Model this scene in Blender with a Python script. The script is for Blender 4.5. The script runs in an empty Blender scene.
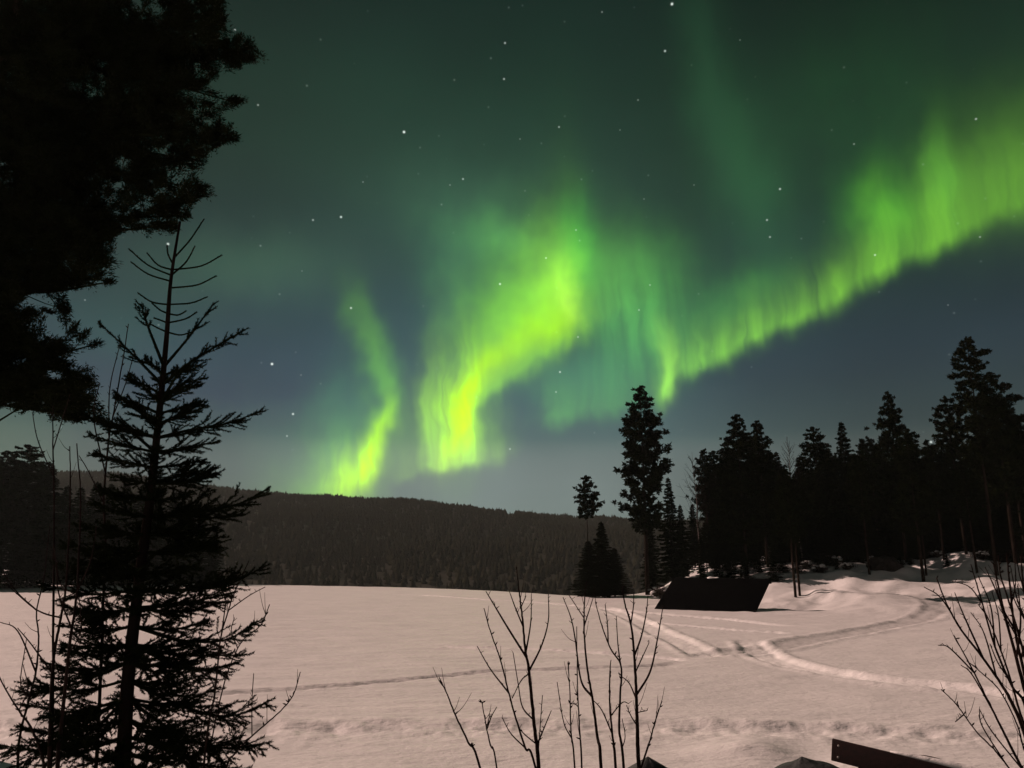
import bpy, math, random
import numpy as np
from math import radians, sin, cos, tan, atan2, asin, pi

sc = bpy.context.scene
RNG = np.random.default_rng(7)
random.seed(7)

# ------------------------------------------------------------------ camera
CAM = np.array([0.0, 0.0, 3.0])
FPX, W, H_ = 773.0, 1024, 768
PITCH = math.atan((560 - 384) / FPX)
cd = bpy.data.cameras.new('camera')
cd.sensor_width = 36.0
cd.lens = 36.0 * FPX / W
cd.clip_start = 0.05
cd.clip_end = 6000
cam = bpy.data.objects.new('camera', cd)
sc.collection.objects.link(cam)
cam.location = CAM
cam.rotation_euler = (pi / 2 + PITCH, 0, 0)
sc.camera = cam


def ray(px, py):
    u = (px - W / 2) / FPX
    v = (H_ / 2 - py) / FPX
    return np.array([u, cos(PITCH) - v * sin(PITCH), sin(PITCH) + v * cos(PITCH)])


def at(px, py, Y):
    """point seen at a pixel at forward distance Y"""
    d = ray(px, py)
    return CAM + d * (Y / d[1])


def on_plane(px, py, z=0.0):
    d = ray(px, py)
    return CAM + d * ((z - CAM[2]) / d[2])


def azel(px, py):
    d = ray(px, py)
    return math.degrees(atan2(d[0], d[1])), math.degrees(atan2(d[2], math.hypot(d[0], d[1])))


# ------------------------------------------------------------------ light
SUN_AZ, SUN_EL = -62.0, 30.0           # the moon: left of the picture, a little ahead
SUN_STRENGTH = 4.4
SUN_COLOR = (1.0, 0.68, 0.575)
SKY_GAIN = 1.0
HAZE_DENSITY = 0.00009
ld = bpy.data.lights.new('moon', 'SUN')
ld.energy = SUN_STRENGTH
ld.angle = radians(0.5)
ld.color = SUN_COLOR
sun = bpy.data.objects.new('moon', ld)
sc.collection.objects.link(sun)
sun.rotation_euler = (radians(90 - SUN_EL), 0, radians(-SUN_AZ) + pi)
sun.location = (-200, 80, 150)
vs = sc.view_settings
vs.view_transform = 'Standard'
vs.look = 'None'
vs.exposure = 0.0
vs.gamma = 1.0
vs.use_curve_mapping = False
sc.cycles.max_bounces = 6
sc.cycles.diffuse_bounces = 3
sc.cycles.volume_bounces = 1
sc.cycles.transparent_max_bounces = 6


def lin(c):
    return tuple(((x / 255) / 12.92 if x / 255 <= 0.04045 else ((x / 255 + 0.055) / 1.055) ** 2.4) for x in c)


# ------------------------------------------------------------------ night sky with northern lights
world = bpy.data.worlds.new('World')
sc.world = world
world.use_nodes = True
NT = world.node_tree
NT.nodes.clear()


class X:
    """a value in the sky's node graph"""
    def __init__(s, sock): s.s = sock
    def __add__(a, b): return M('ADD', a, b)
    __radd__ = __add__
    def __sub__(a, b): return M('SUBTRACT', a, b)
    def __rsub__(a, b): return M('SUBTRACT', b, a)
    def __mul__(a, b): return M('MULTIPLY', a, b)
    __rmul__ = __mul__
    def __truediv__(a, b): return M('DIVIDE', a, b)


def setin(node, i, v):
    if isinstance(v, X):
        NT.links.new(v.s, node.inputs[i])
    else:
        node.inputs[i].default_value = v


def M(op, a, b=None, c=None):
    n = NT.nodes.new('ShaderNodeMath')
    n.operation = op
    setin(n, 0, a)
    if b is not None: setin(n, 1, b)
    if c is not None: setin(n, 2, c)
    return X(n.outputs[0])


def fexp(x): return M('EXPONENT', x)


def fcurve(x, pts, xr, yr):
    """piecewise smooth function of x through pts, over the range xr"""
    n = NT.nodes.new('ShaderNodeFloatCurve')
    t = (x - xr[0]) * (1.0 / (xr[1] - xr[0]))
    t = M('MINIMUM', M('MAXIMUM', t, 0.0), 1.0)
    NT.links.new(t.s, n.inputs['Value'])
    n.inputs['Factor'].default_value = 1.0
    cv = n.mapping.curves[0]
    q = sorted(((p[0] - xr[0]) / (xr[1] - xr[0]), (p[1] - yr[0]) / (yr[1] - yr[0])) for p in pts)
    while len(cv.points) < len(q):
        cv.points.new(0.5, 0.5)
    for p, (a, b) in zip(cv.points, q):
        p.location = (min(max(a, 0), 1), min(max(b, 0), 1))
        p.handle_type = 'AUTO_CLAMPED'
    n.mapping.update()
    return X(n.outputs[0]) * (yr[1] - yr[0]) + yr[0]


def noise2(x, y, scale=1.0, detail=2.0, rough=0.5):
    cx = NT.nodes.new('ShaderNodeCombineXYZ')
    setin(cx, 0, x); setin(cx, 1, y)
    n = NT.nodes.new('ShaderNodeTexNoise')
    n.noise_dimensions = '2D'
    NT.links.new(cx.outputs[0], n.inputs['Vector'])
    n.inputs['Scale'].default_value = scale
    n.inputs['Detail'].default_value = detail
    n.inputs['Roughness'].default_value = rough
    return X(n.outputs['Fac'])


def vscale(col, fac):
    n = NT.nodes.new('ShaderNodeVectorMath'); n.operation = 'SCALE'
    if isinstance(col, X): NT.links.new(col.s, n.inputs[0])
    else: n.inputs[0].default_value = col
    setin(n, 3, fac)
    return X(n.outputs[0])


def vadd(a, b):
    n = NT.nodes.new('ShaderNodeVectorMath'); n.operation = 'ADD'
    NT.links.new(a.s, n.inputs[0]); NT.links.new(b.s, n.inputs[1])
    return X(n.outputs[0])


tc = NT.nodes.new('ShaderNodeTexCoord')
sep = NT.nodes.new('ShaderNodeSeparateXYZ')
NT.links.new(tc.outputs['Generated'], sep.inputs[0])
dx, dy, dz = (X(sep.outputs[i]) for i in range(3))
DEG = 180 / pi
AZ = M('ARCTAN2', dx, dy) * DEG
EL = M('ARCSINE', dz) * DEG

# moonlit air
nish = NT.nodes.new('ShaderNodeTexSky')
nish.sky_type = 'NISHITA'
nish.sun_disc = False
nish.sun_elevation = radians(SUN_EL)
nish.sun_rotation = radians(SUN_AZ)
SKY = vscale(X(nish.outputs[0]), 0.0012)


def base_channel(ch):
    pts = [(-5, (100, 108, 104)), (2, (112, 125, 121)), (5.7, (112, 126, 124)), (9, (84, 107, 108)), (13, (66, 91, 100)), (17, (52, 78, 84)),
           (22, (43, 69, 67)), (27, (37, 65, 54)), (32, (28, 56, 43)), (37, (18, 43, 33)), (43, (12, 31, 25)),
           (60, (12, 24, 21)), (90, (8, 16, 14))]
    return fcurve(EL, [(e, lin(c)[ch]) for e, c in pts], (-5, 90), (0, 0.25))


cmb = NT.nodes.new('ShaderNodeCombineXYZ')
for i in range(3):
    setin(cmb, i, base_channel(i))
azf = fcurve(AZ, [(-180, .5), (-90, .55), (-36, .5), (-22, .60), (-10, .92), (2, 1.0), (8, .9), (14, .66), (22, .45), (30, .36), (40, .34), (90, .4), (180, .5)], (-180, 180), (0, 1))
lowf = fcurve(EL, [(0, 1), (8, 1), (20, .95), (30, .85), (45, .7), (90, .3)], (0, 90), (0, 1))
azmix = 1.0 - (1.0 - azf) * lowf
drift = noise2(AZ * 0.06, EL * 0.10, 1.0, 3.0, 0.5) * 0.5 + 0.75
SKY = vadd(SKY, vscale(X(cmb.outputs[0]), azmix * drift))

RAYS = noise2(AZ * 0.62 + EL * 0.04, EL * 0.05, 1.0, 2.0, 0.5)      # folds of the curtains
RAYS2 = noise2(AZ * 0.28 + EL * 0.02 + 31.0, EL * 0.03, 1.0, 2.0, 0.5)
W1 = noise2(AZ * 0.42 + 5.0, EL * 0.30 + 9.0, 1.0, 2.0, 0.55)
W2 = noise2(AZ * 0.42 + 55.0, EL * 0.30 + 19.0, 1.0, 2.0, 0.55)
SWIRL = noise2(AZ * 0.16 + 11.0, EL * 0.16, 1.0, 3.0, 0.55)


def curtain(edge, inten, height, color, below, ray=0.8, tail=0.0, tail_h=8.0, tailcol=None, rayn=None):
    """a hanging curtain of light: lower edge, brightness and height along it (all measured on the photograph)"""
    e = sorted(azel(*p) for p in edge)
    xr = (e[0][0] - 0.05, e[-1][0] + 0.05)
    ed = fcurve(AZ, e, xr, (0, 45))
    ip = [(azel(px, py)[0], v) for px, py, v in inten]
    it = fcurve(AZ, ip, xr, (0, 2))
    hp = [(azel(px, py)[0], v) for px, py, v in height]
    ht = fcurve(AZ, hp, xr, (0, 20))
    rn = RAYS if rayn is None else rayn
    d = EL - ed + (rn - 0.5) * (below * 0.7)
    dn = M('MINIMUM', d, 0.0) * (1.0 / below)
    up = M('MAXIMUM', d, 0.0)
    soft = fexp(dn * dn * -1.0)
    a = up / ht
    prof = soft * fexp(a * a * -0.6 - a * 0.45)
    r = M('MAXIMUM', (rn - 0.5) * (ray * 2.0) + (RAYF - 0.5) * (ray * 1.1) + 1.0, 0.1)
    out = vscale(color, prof * it * r)
    if tail:
        t = soft * fexp(up * (-1.0 / tail_h)) * it * tail
        r2 = M('MAXIMUM', (RAYS2 - 0.5) * 2.2 + 1.0, 0.1)
        out = vadd(out, vscale(tailcol, t * r2))
    return out


def blob(px, py, sx, sy, rot, color, amp=1.0, mod=None):
    """soft patch of glow, sizes in degrees"""
    a0, e0 = azel(px, py)
    c, s = cos(radians(rot)), sin(radians(rot))
    u = (AZ - a0); v = (EL - e0)
    p = (u * c + v * s) * (1.0 / sx)
    q = (v * c - u * s) * (1.0 / sy)
    g = fexp((p * p + q * q) * -1.0) * amp
    if mod is not None: g = g * mod
    return vscale(color, g)


YG = lin((176, 232, 40)); LG = lin((128, 205, 52)); GR = lin((66, 165, 48)); DG = lin((38, 112, 56)); TEAL = lin((62, 122, 84))
soft_mod = SWIRL * 1.5 + 0.25
AZ = AZ + (W1 - 0.5) * 1.7                                            # the curtains wander and fold
EL = EL + (W2 - 0.5) * 1.5
RAYF = noise2(AZ * 1.7 + EL * 0.10, EL * 0.07, 1.0, 2.0, 0.5)
ray_mod = M('MAXIMUM', (RAYS - 0.5) * 1.5 + (RAYF - 0.5) * .9 + 1.0, 0.15)


def chain(sky, x):
    """x unchanged, but worked out only after the sky so far (keeps the shader's stack short)"""
    n = NT.nodes.new('ShaderNodeVectorMath'); n.operation = 'DOT_PRODUCT'
    NT.links.new(sky.s, n.inputs[0]); n.inputs[1].default_value = (1e-12, 1e-12, 1e-12)
    return x + X(n.outputs['Value'])


class Layers:
    """adds each layer to the sky as soon as it is made"""
    def append(self, p):
        global SKY, AZ, EL
        SKY = vadd(SKY, p)
        AZ, EL = chain(SKY, AZ), chain(SKY, EL)


P = Layers()


def stroke(pts, color, mod=None, k=1.0):
    """soft ribbon: (px, py, half width in degrees, brightness) along its spine"""
    q = [(azel(x, y), w, a) for x, y, w, a in pts]
    for (p0, w0, a0), (p1, w1, a1) in zip(q[:-1], q[1:]):
        dxa, dya = p1[0] - p0[0], p1[1] - p0[1]
        L = math.hypot(dxa, dya); rot = math.degrees(atan2(dya, dxa))
        c, s_ = cos(radians(rot)), sin(radians(rot))
        u = AZ - (p0[0] + p1[0]) / 2; v = EL - (p0[1] + p1[1]) / 2
        pp = (u * c + v * s_) * (1.0 / (L * .72 + .2)); qq = (v * c - u * s_) * (2.0 / (w0 + w1))
        g = fexp((pp * pp + qq * qq) * -1.0) * ((a0 + a1) / 2 * k)
        if mod is not None: g = g * mod
        P.append(vscale(color, g))


# the long band on the right
P.append(curtain(
    [(645, 402), (660, 396), (668, 384), (678, 371), (700, 360), (725, 350), (750, 337), (780, 323), (810, 309), (850, 286), (885, 265), (915, 250), (950, 232), (985, 216), (1024, 200), (1100, 170), (1200, 140)],
    [(645, 402, 0), (652, 398, .12), (660, 390, .30), (668, 382, .42), (676, 373, .38), (690, 362, .46), (702, 354, .64), (715, 349, .44), (725, 345, .50), (735, 339, .40), (748, 330, .66), (770, 320, .40), (800, 310, .46), (815, 303, .36), (835, 290, .44), (860, 275, .38), (885, 255, .48), (915, 245, .34), (942, 230, .42), (975, 215, .28), (1024, 200, .26), (1100, 170, .15), (1200, 140, 0)],
    [(645, 402, 2.6), (665, 380, 2.4), (700, 355, 1.9), (750, 337, 2.2), (800, 310, 2.0), (850, 286, 2.3), (885, 255, 3.4), (915, 245, 3.0), (942, 230, 3.9), (985, 216, 3.4), (1024, 200, 3.4), (1200, 140, 3)],
    lin((140, 222, 42)), .85, ray=0.6, tail=0.10, tail_h=9, tailcol=GR))
# the bright plate at the foot of the middle fold
P.append(curtain(
    [(380, 474), (402, 472), (425, 466), (450, 464), (470, 461), (490, 457), (510, 452), (530, 446)],
    [(380, 474, 0), (398, 472, .12), (412, 470, .18), (421, 467, .36), (432, 466, .66), (446, 465, .68), (462, 463, .68), (474, 460, .50), (486, 457, .28), (496, 455, .20), (504, 453, .14), (516, 450, .04), (530, 446, 0)],
    [(380, 474, 4), (425, 467, 5.5), (450, 465, 6.0), (470, 463, 5.5), (490, 457, 3.0), (530, 446, 2.4)],
    lin((158, 222, 26)), 0.6, ray=0.5))
# the arm that climbs to the right from it
P.append(curtain(
    [(440, 440), (458, 425), (472, 408), (490, 390), (510, 372), (530, 360), (550, 347), (570, 332), (590, 318), (615, 305), (660, 292)],
    [(440, 440, 0), (456, 425, .16), (472, 408, .34), (490, 390, .48), (510, 372, .48), (530, 360, .46), (550, 347, .48), (566, 334, .46), (578, 326, .30), (592, 317, .14), (615, 305, .06), (660, 292, 0)],
    [(440, 440, 4), (470, 410, 4.5), (500, 380, 4.6), (530, 360, 5.2), (550, 347, 6.2), (570, 332, 6.4), (600, 314, 5), (660, 292, 4)],
    (.25, .62, -.03), 1.0, ray=0.22, tail=.16, tail_h=6, tailcol=GR))
stroke([(448, 458, .9, .32), (456, 432, .8, .46), (463, 406, .8, .52), (474, 378, .95, .48), (500, 352, 1.15, .28), (545, 332, 1.4, .16), (574, 314, 1.1, .18)], (.46, .70, -.13), soft_mod, .85)
stroke([(664, 398, .5, .22), (668, 378, .6, .42), (666, 352, .7, .28), (661, 325, .9, .12)], (.34, .75, .02))
P.append(blob(462, 405, 2.0, 4.2, -6, (.19, .54, -.04), .42, ray_mod))
P.append(blob(552, 286, 1.7, 3.0, 6, (.30, .60, -.02), .26, soft_mod))
stroke([(560, 268, .55, .2), (569, 296, .7, .34), (574, 316, .8, .2)], lin((190, 235, 50)))
P.append(blob(512, 322, 4.0, 2.9, 35, (.17, .50, -.02), .62, soft_mod))
P.append(blob(452, 405, 1.7, 3.2, -8, (.24, .52, -.03), .50, ray_mod))
stroke([(436, 440, .8, .25), (428, 405, 1.2, .2)], lin((150, 215, 40)), ray_mod)
# pale patch under the gap, behind the tall pine's left
P.append(curtain(
    [(520, 418), (548, 412), (575, 410), (600, 406), (630, 400), (650, 390), (675, 380)],
    [(520, 418, 0), (536, 414, .08), (545, 413, .26), (554, 412, .40), (562, 412, .40), (575, 410, .34), (600, 406, .28), (640, 395, .20), (655, 388, .08), (675, 380, 0)],
    [(520, 418, 3), (560, 413, 2.2), (600, 408, 2.4), (675, 380, 4)],
    (.115, .46, .03), .95, ray=0.35))
# the slim column on the left
stroke([(354, 290, 1.3, .08), (363, 316, 1.2, .24), (373, 348, 1.2, .36), (384, 382, 1.2, .42), (388, 404, 1.1, .46), (384, 422, 1.0, .46), (378, 440, 1.0, .42), (369, 458, 1.0, .34), (354, 478, 1.2, .3)], (.13, .45, -.015), soft_mod)
stroke([(388, 402, .7, .08), (385, 420, .75, .26), (378, 440, .8, .46), (369, 458, .9, .58), (356, 476, 1.05, .6), (340, 492, 1.3, .5)], (.40, .72, -.10), ray_mod)
P.append(blob(345, 474, 1.9, 2.4, 0, (.28, .62, -.06), .42, ray_mod))
P.append(blob(318, 494, 2.6, 1.6, 0, (.18, .48, -.03), .36))
P.append(blob(350, 440, 2.6, 4.4, -10, lin((60, 140, 60)), .50, soft_mod))
P.append(blob(300, 470, 4.5, 3.0, 0, lin((70, 120, 75)), .22))
# broad glows
P.append(blob(548, 262, 2.6, 3.2, 0, lin((110, 190, 40)), .42, soft_mod))
P.append(blob(578, 248, 1.5, 3.0, 4, lin((44, 158, 34)), .60))
P.append(blob(505, 292, 4.0, 4.2, -25, lin((88, 166, 44)), .50, soft_mod))
P.append(blob(450, 270, 2.2, 3.6, 0, lin((48, 100, 60)), .36))
P.append(blob(628, 278, 4.0, 3.4, 0, lin((76, 150, 48)), .58, soft_mod))
P.append(blob(634, 325, 3.6, 3.4, 0, lin((74, 160, 58)), .60, ray_mod))
P.append(blob(500, 240, 4.2, 1.7, -6, lin((70, 140, 60)), .34, soft_mod))
P.append(blob(735, 300, 4.2, 1.6, 24, lin((62, 140, 48)), .34, soft_mod))
P.append(blob(590, 380, 4.2, 2.2, 0, lin((60, 130, 70)), .40))
P.append(blob(885, 210, 2.2, 2.4, 30, lin((84, 180, 24)), .36, soft_mod))
P.append(blob(855, 150, 7.0, 6.5, 15, lin((24, 74, 30)), .30, soft_mod))
P.append(blob(1015, 165, 4.5, 3.6, 0, lin((80, 130, 34)), .50, soft_mod))
P.append(blob(942, 178, 1.1, 2.6, 3, lin((90, 170, 50)), .34))
P.append(blob(705, 75, 1.6, 6.5, 6, lin((44, 92, 54)), .22))
P.append(blob(752, 190, 2.4, 6.0, 14, lin((40, 92, 50)), .40))
P.append(blob(255, 268, 7.5, 2.4, 8, lin((74, 116, 74)), .26))
P.append(blob(120, 330, 5.0, 2.5, 0, lin((40, 90, 62)), .22))
P.append(blob(480, 215, 8.0, 3.4, 0, lin((58, 98, 66)), .24, soft_mod))
P.append(blob(10, 440, 4, 4.0, 0, lin((80, 125, 75)), .18))

# stars: position on the photograph, size, brightness
STARS = [(404, 132, 1.25, .95), (672, 4, 1.2, .9), (341, 217, 1.1, .75), (313, 220, 1.0, .45), (505, 43, .95, .5), (504, 79, .95, .5),
         (559, 127, .9, .4), (463, 179, .95, .45), (665, 51, 1.0, .6), (258, 105, .9, .4), (500, 284, 1.05, .7), (546, 258, .9, .5),
         (576, 230, .85, .35), (450, 185, .8, .22), (363, 182, .8, .25), (520, 139, .75, .22), (780, 189, 1.0, .55), (767, 220, .95, .45),
         (770, 237, .95, .4), (638, 100, .8, .28), (854, 144, .8, .3), (976, 119, .9, .4), (980, 237, .8, .3), (875, 255, .9, .5),
         (644, 199, .75, .2), (694, 185, .75, .2), (351, 308, 1.05, .6), (293, 414, 1.1, .7), (287, 436, .9, .4), (560, 372, 1.0, .6),
         (556, 392, .85, .4), (510, 449, .9, .4), (578, 337, .85, .4), (639, 310, .8, .4), (650, 285, .8, .35), (301, 375, .75, .2),
         (272, 364, 1.25, .95), (168, 244, 1.15, .8), (931, 442, 1.1, .7), (85, 300, .75, .25), (602, 12, .8, .3), (948, 305, .7, .2),
         (620, 130, .75, .2), (740, 40, .7, .18), (302, 271, .7, .18), (235, 30, .9, .4)]
DIRV = X(tc.outputs['Generated'])
for k_, (x, y, r, b) in enumerate(STARS):
    if k_ % 6 == 0:
        DIRV = vadd(DIRV, vscale(SKY, 1e-12))
    d = ray(x, y); d = d / np.linalg.norm(d)
    n = NT.nodes.new('ShaderNodeVectorMath'); n.operation = 'DISTANCE'
    NT.links.new(DIRV.s, n.inputs[0])
    n.inputs[1].default_value = tuple(d)
    q = X(n.outputs['Value']) * (1.0 / (r * 0.78 / FPX))
    SKY = vadd(SKY, vscale((.92, 1.0, .95), fexp(q * q * -1.0) * (b * 1.1)))

vo = NT.nodes.new('ShaderNodeTexVoronoi')
vo.inputs['Scale'].default_value = 46
NT.links.new(DIRV.s, vo.inputs['Vector'])
sv = NT.nodes.new('ShaderNodeSeparateXYZ'); NT.links.new(vo.outputs['Color'], sv.inputs[0])
q = X(vo.outputs['Distance']) * (1.0 / 0.05)
SKY = vadd(SKY, vscale((.85, 1.0, .95), fexp(q * q * -1.0) * X(sv.outputs[0]) * X(sv.outputs[0]) * 0.17))
# warm fill light added to the unseen sky behind the camera
back = M('MAXIMUM', dy * -1.0, 0.0)
SKY = vadd(SKY, vscale((.30, .205, .16), back * back * fexp(M('MAXIMUM', EL, 0.0) * (-1.0 / 28))))

bg = NT.nodes.new('ShaderNodeBackground')
wo = NT.nodes.new('ShaderNodeOutputWorld')
n = NT.nodes.new('ShaderNodeVectorMath'); n.operation = 'MAXIMUM'
NT.links.new(SKY.s, n.inputs[0]); n.inputs[1].default_value = (0, 0, 0)
NT.links.new(n.outputs[0], bg.inputs['Color'])
bg.inputs['Strength'].default_value = SKY_GAIN
NT.links.new(bg.outputs[0], wo.inputs['Surface'])
try:
    world.cycles.sampling_method = 'MANUAL'
    world.cycles.sample_map_resolution = 512
except Exception:
    pass


# ------------------------------------------------------------------ materials
def material(name, c1, c2, scale=6.0, rough=0.85, bump=0.0, bump_scale=30.0, spec=0.3, detail=4.0, stretch=None):
    m = bpy.data.materials.new(name)
    m.use_nodes = True
    nt = m.node_tree
    b = nt.nodes['Principled BSDF']
    b.inputs['Roughness'].default_value = rough
    b.inputs['Specular IOR Level'].default_value = spec
    co = nt.nodes.new('ShaderNodeTexCoord')
    src = co.outputs['Object']
    if stretch:
        mp = nt.nodes.new('ShaderNodeMapping')
        mp.inputs['Scale'].default_value = stretch
        nt.links.new(src, mp.inputs[0]); src = mp.outputs[0]
    n = nt.nodes.new('ShaderNodeTexNoise')
    n.inputs['Scale'].default_value = scale
    n.inputs['Detail'].default_value = detail
    nt.links.new(src, n.inputs['Vector'])
    r = nt.nodes.new('ShaderNodeValToRGB')
    r.color_ramp.elements[0].position = .32; r.color_ramp.elements[0].color = (*c1, 1)
    r.color_ramp.elements[1].position = .68; r.color_ramp.elements[1].color = (*c2, 1)
    nt.links.new(n.outputs['Fac'], r.inputs[0])
    nt.links.new(r.outputs[0], b.inputs['Base Color'])
    if bump:
        n2 = nt.nodes.new('ShaderNodeTexNoise')
        n2.inputs['Scale'].default_value = bump_scale
        n2.inputs['Detail'].default_value = 5
        nt.links.new(src, n2.inputs['Vector'])
        bp = nt.nodes.new('ShaderNodeBump')
        bp.inputs['Strength'].default_value = bump
        bp.inputs['Distance'].default_value = 0.03
        nt.links.new(n2.outputs['Fac'], bp.inputs['Height'])
        nt.links.new(bp.outputs[0], b.inputs['Normal'])
    return m


MAT = {}
MAT['needles'] = material('pine_needles', (.005, .007, .003), (.012, .016, .007), 1.5, .9, spec=.0)
MAT['spruce'] = material('spruce_needles', (.004, .006, .003), (.010, .014, .006), 2.0, .9, spec=.0)
MAT['bark'] = material('pine_bark', (.010, .008, .0065), (.028, .021, .017), 5.0, .95, .8, 14, spec=.0, stretch=(1, 1, .25))
MAT['darkbark'] = material('dark_bark', (.006, .005, .004), (.016, .012, .010), 8.0, .95, .6, 40, spec=.0, stretch=(1, 1, .3))
MAT['birch'] = material('birch_bark', (.04, .034, .03), (.15, .13, .115), 4.0, .85, .3, 20, spec=.15, stretch=(1, 1, 2))
MAT['twig'] = material('twig_bark', (.007, .005, .0045), (.018, .012, .010), 12.0, .95, .4, 60, spec=.03)
MAT['felt'] = material('roofing_felt', (.0016, .0016, .0018), (.004, .004, .0042), 4.0, 1.0, .5, 50, spec=.0)
MAT['boards'] = material('weathered_boards', (.008, .007, .006), (.02, .016, .013), 3.0, 1.0, .6, 20, spec=.0, stretch=(1, 8, 8))
MAT['redwood'] = material('red_painted_wood', (.006, .0022, .002), (.018, .0045, .004), 3.0, .75, .5, 25, spec=.2, stretch=(1, 10, 10))
MAT['tarp'] = material('grey_tarpaulin', (.022, .026, .028), (.045, .05, .052), 5.0, .6, .5, 18, spec=.3)
MAT['rock'] = material('dark_rock', (.012, .011, .010), (.035, .032, .03), 3.0, .95, .9, 10, spec=.1)
MAT['hillwood'] = material('far_conifers', (.014, .014, .009), (.020, .020, .0125), .04, .95, spec=.0)
MAT['shrub'] = material('shrub_twigs', (.022, .018, .014), (.06, .05, .043), 3.0, .9, spec=.1)
MAT['hillfloor'] = material('snowy_forest_floor', (.016, .016, .011), (.035, .034, .026), .02, .9, spec=.05)
MAT['metal'] = material('dull_bolt_metal', (.16, .15, .14), (.3, .29, .28), 30.0, .5, spec=.5)


def snow_material(name, packed=False):
    m = bpy.data.materials.new(name)
    m.use_nodes = True
    nt = m.node_tree
    b = nt.nodes['Principled BSDF']
    b.inputs['Roughness'].default_value = .55
    b.inputs['Specular IOR Level'].default_value = .25
    co = nt.nodes.new('ShaderNodeTexCoord')

    def noise(scale, detail, stretch=(1, 1, 1), rough=.55):
        mp = nt.nodes.new('ShaderNodeMapping')
        mp.inputs['Scale'].default_value = stretch
        nt.links.new(co.outputs['Object'], mp.inputs[0])
        n = nt.nodes.new('ShaderNodeTexNoise')
        n.inputs['Scale'].default_value = scale
        n.inputs['Detail'].default_value = detail
        n.inputs['Roughness'].default_value = rough
        nt.links.new(mp.outputs[0], n.inputs['Vector'])
        return n.outputs['Fac']
    r = nt.nodes.new('ShaderNodeValToRGB')
    r.color_ramp.elements[0].position = .3; r.color_ramp.elements[0].color = (.64, .645, .65, 1)
    r.color_ramp.elements[1].position = .7; r.color_ramp.elements[1].color = (.73, .73, .73, 1)
    nt.links.new(noise(.35, 6, (1, 2.2, 1), .65), r.inputs[0])
    at_ = nt.nodes.new('ShaderNodeAttribute'); at_.attribute_name = 'track_light'  # light and shade of the track walls, put into the snow colour
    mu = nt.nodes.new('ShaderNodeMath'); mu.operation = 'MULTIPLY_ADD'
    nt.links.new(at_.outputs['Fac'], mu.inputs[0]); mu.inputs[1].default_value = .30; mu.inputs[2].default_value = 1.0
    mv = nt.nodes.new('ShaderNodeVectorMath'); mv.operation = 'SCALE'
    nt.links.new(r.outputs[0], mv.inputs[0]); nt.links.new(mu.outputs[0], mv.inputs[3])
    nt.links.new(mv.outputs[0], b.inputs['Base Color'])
    prev = None
    for sc_, st, ds, strv in ((1.1, (1, 2.4, 1), .12, .42), (5.5, (1, 1.8, 1), .045, .5), (26.0, (1, 1.3, 1), .012, .45), (90.0, (1, 1, 1), .005, .4)):
        bp = nt.nodes.new('ShaderNodeBump')
        bp.inputs['Strength'].default_value = strv
        bp.inputs['Distance'].default_value = ds
        nt.links.new(noise(sc_, 4, st), bp.inputs['Height'])
        if prev: nt.links.new(prev, bp.inputs['Normal'])
        prev = bp.outputs[0]
    nt.links.new(prev, b.inputs['Normal'])
    return m


MAT['snow'] = snow_material('old_snow')


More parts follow.
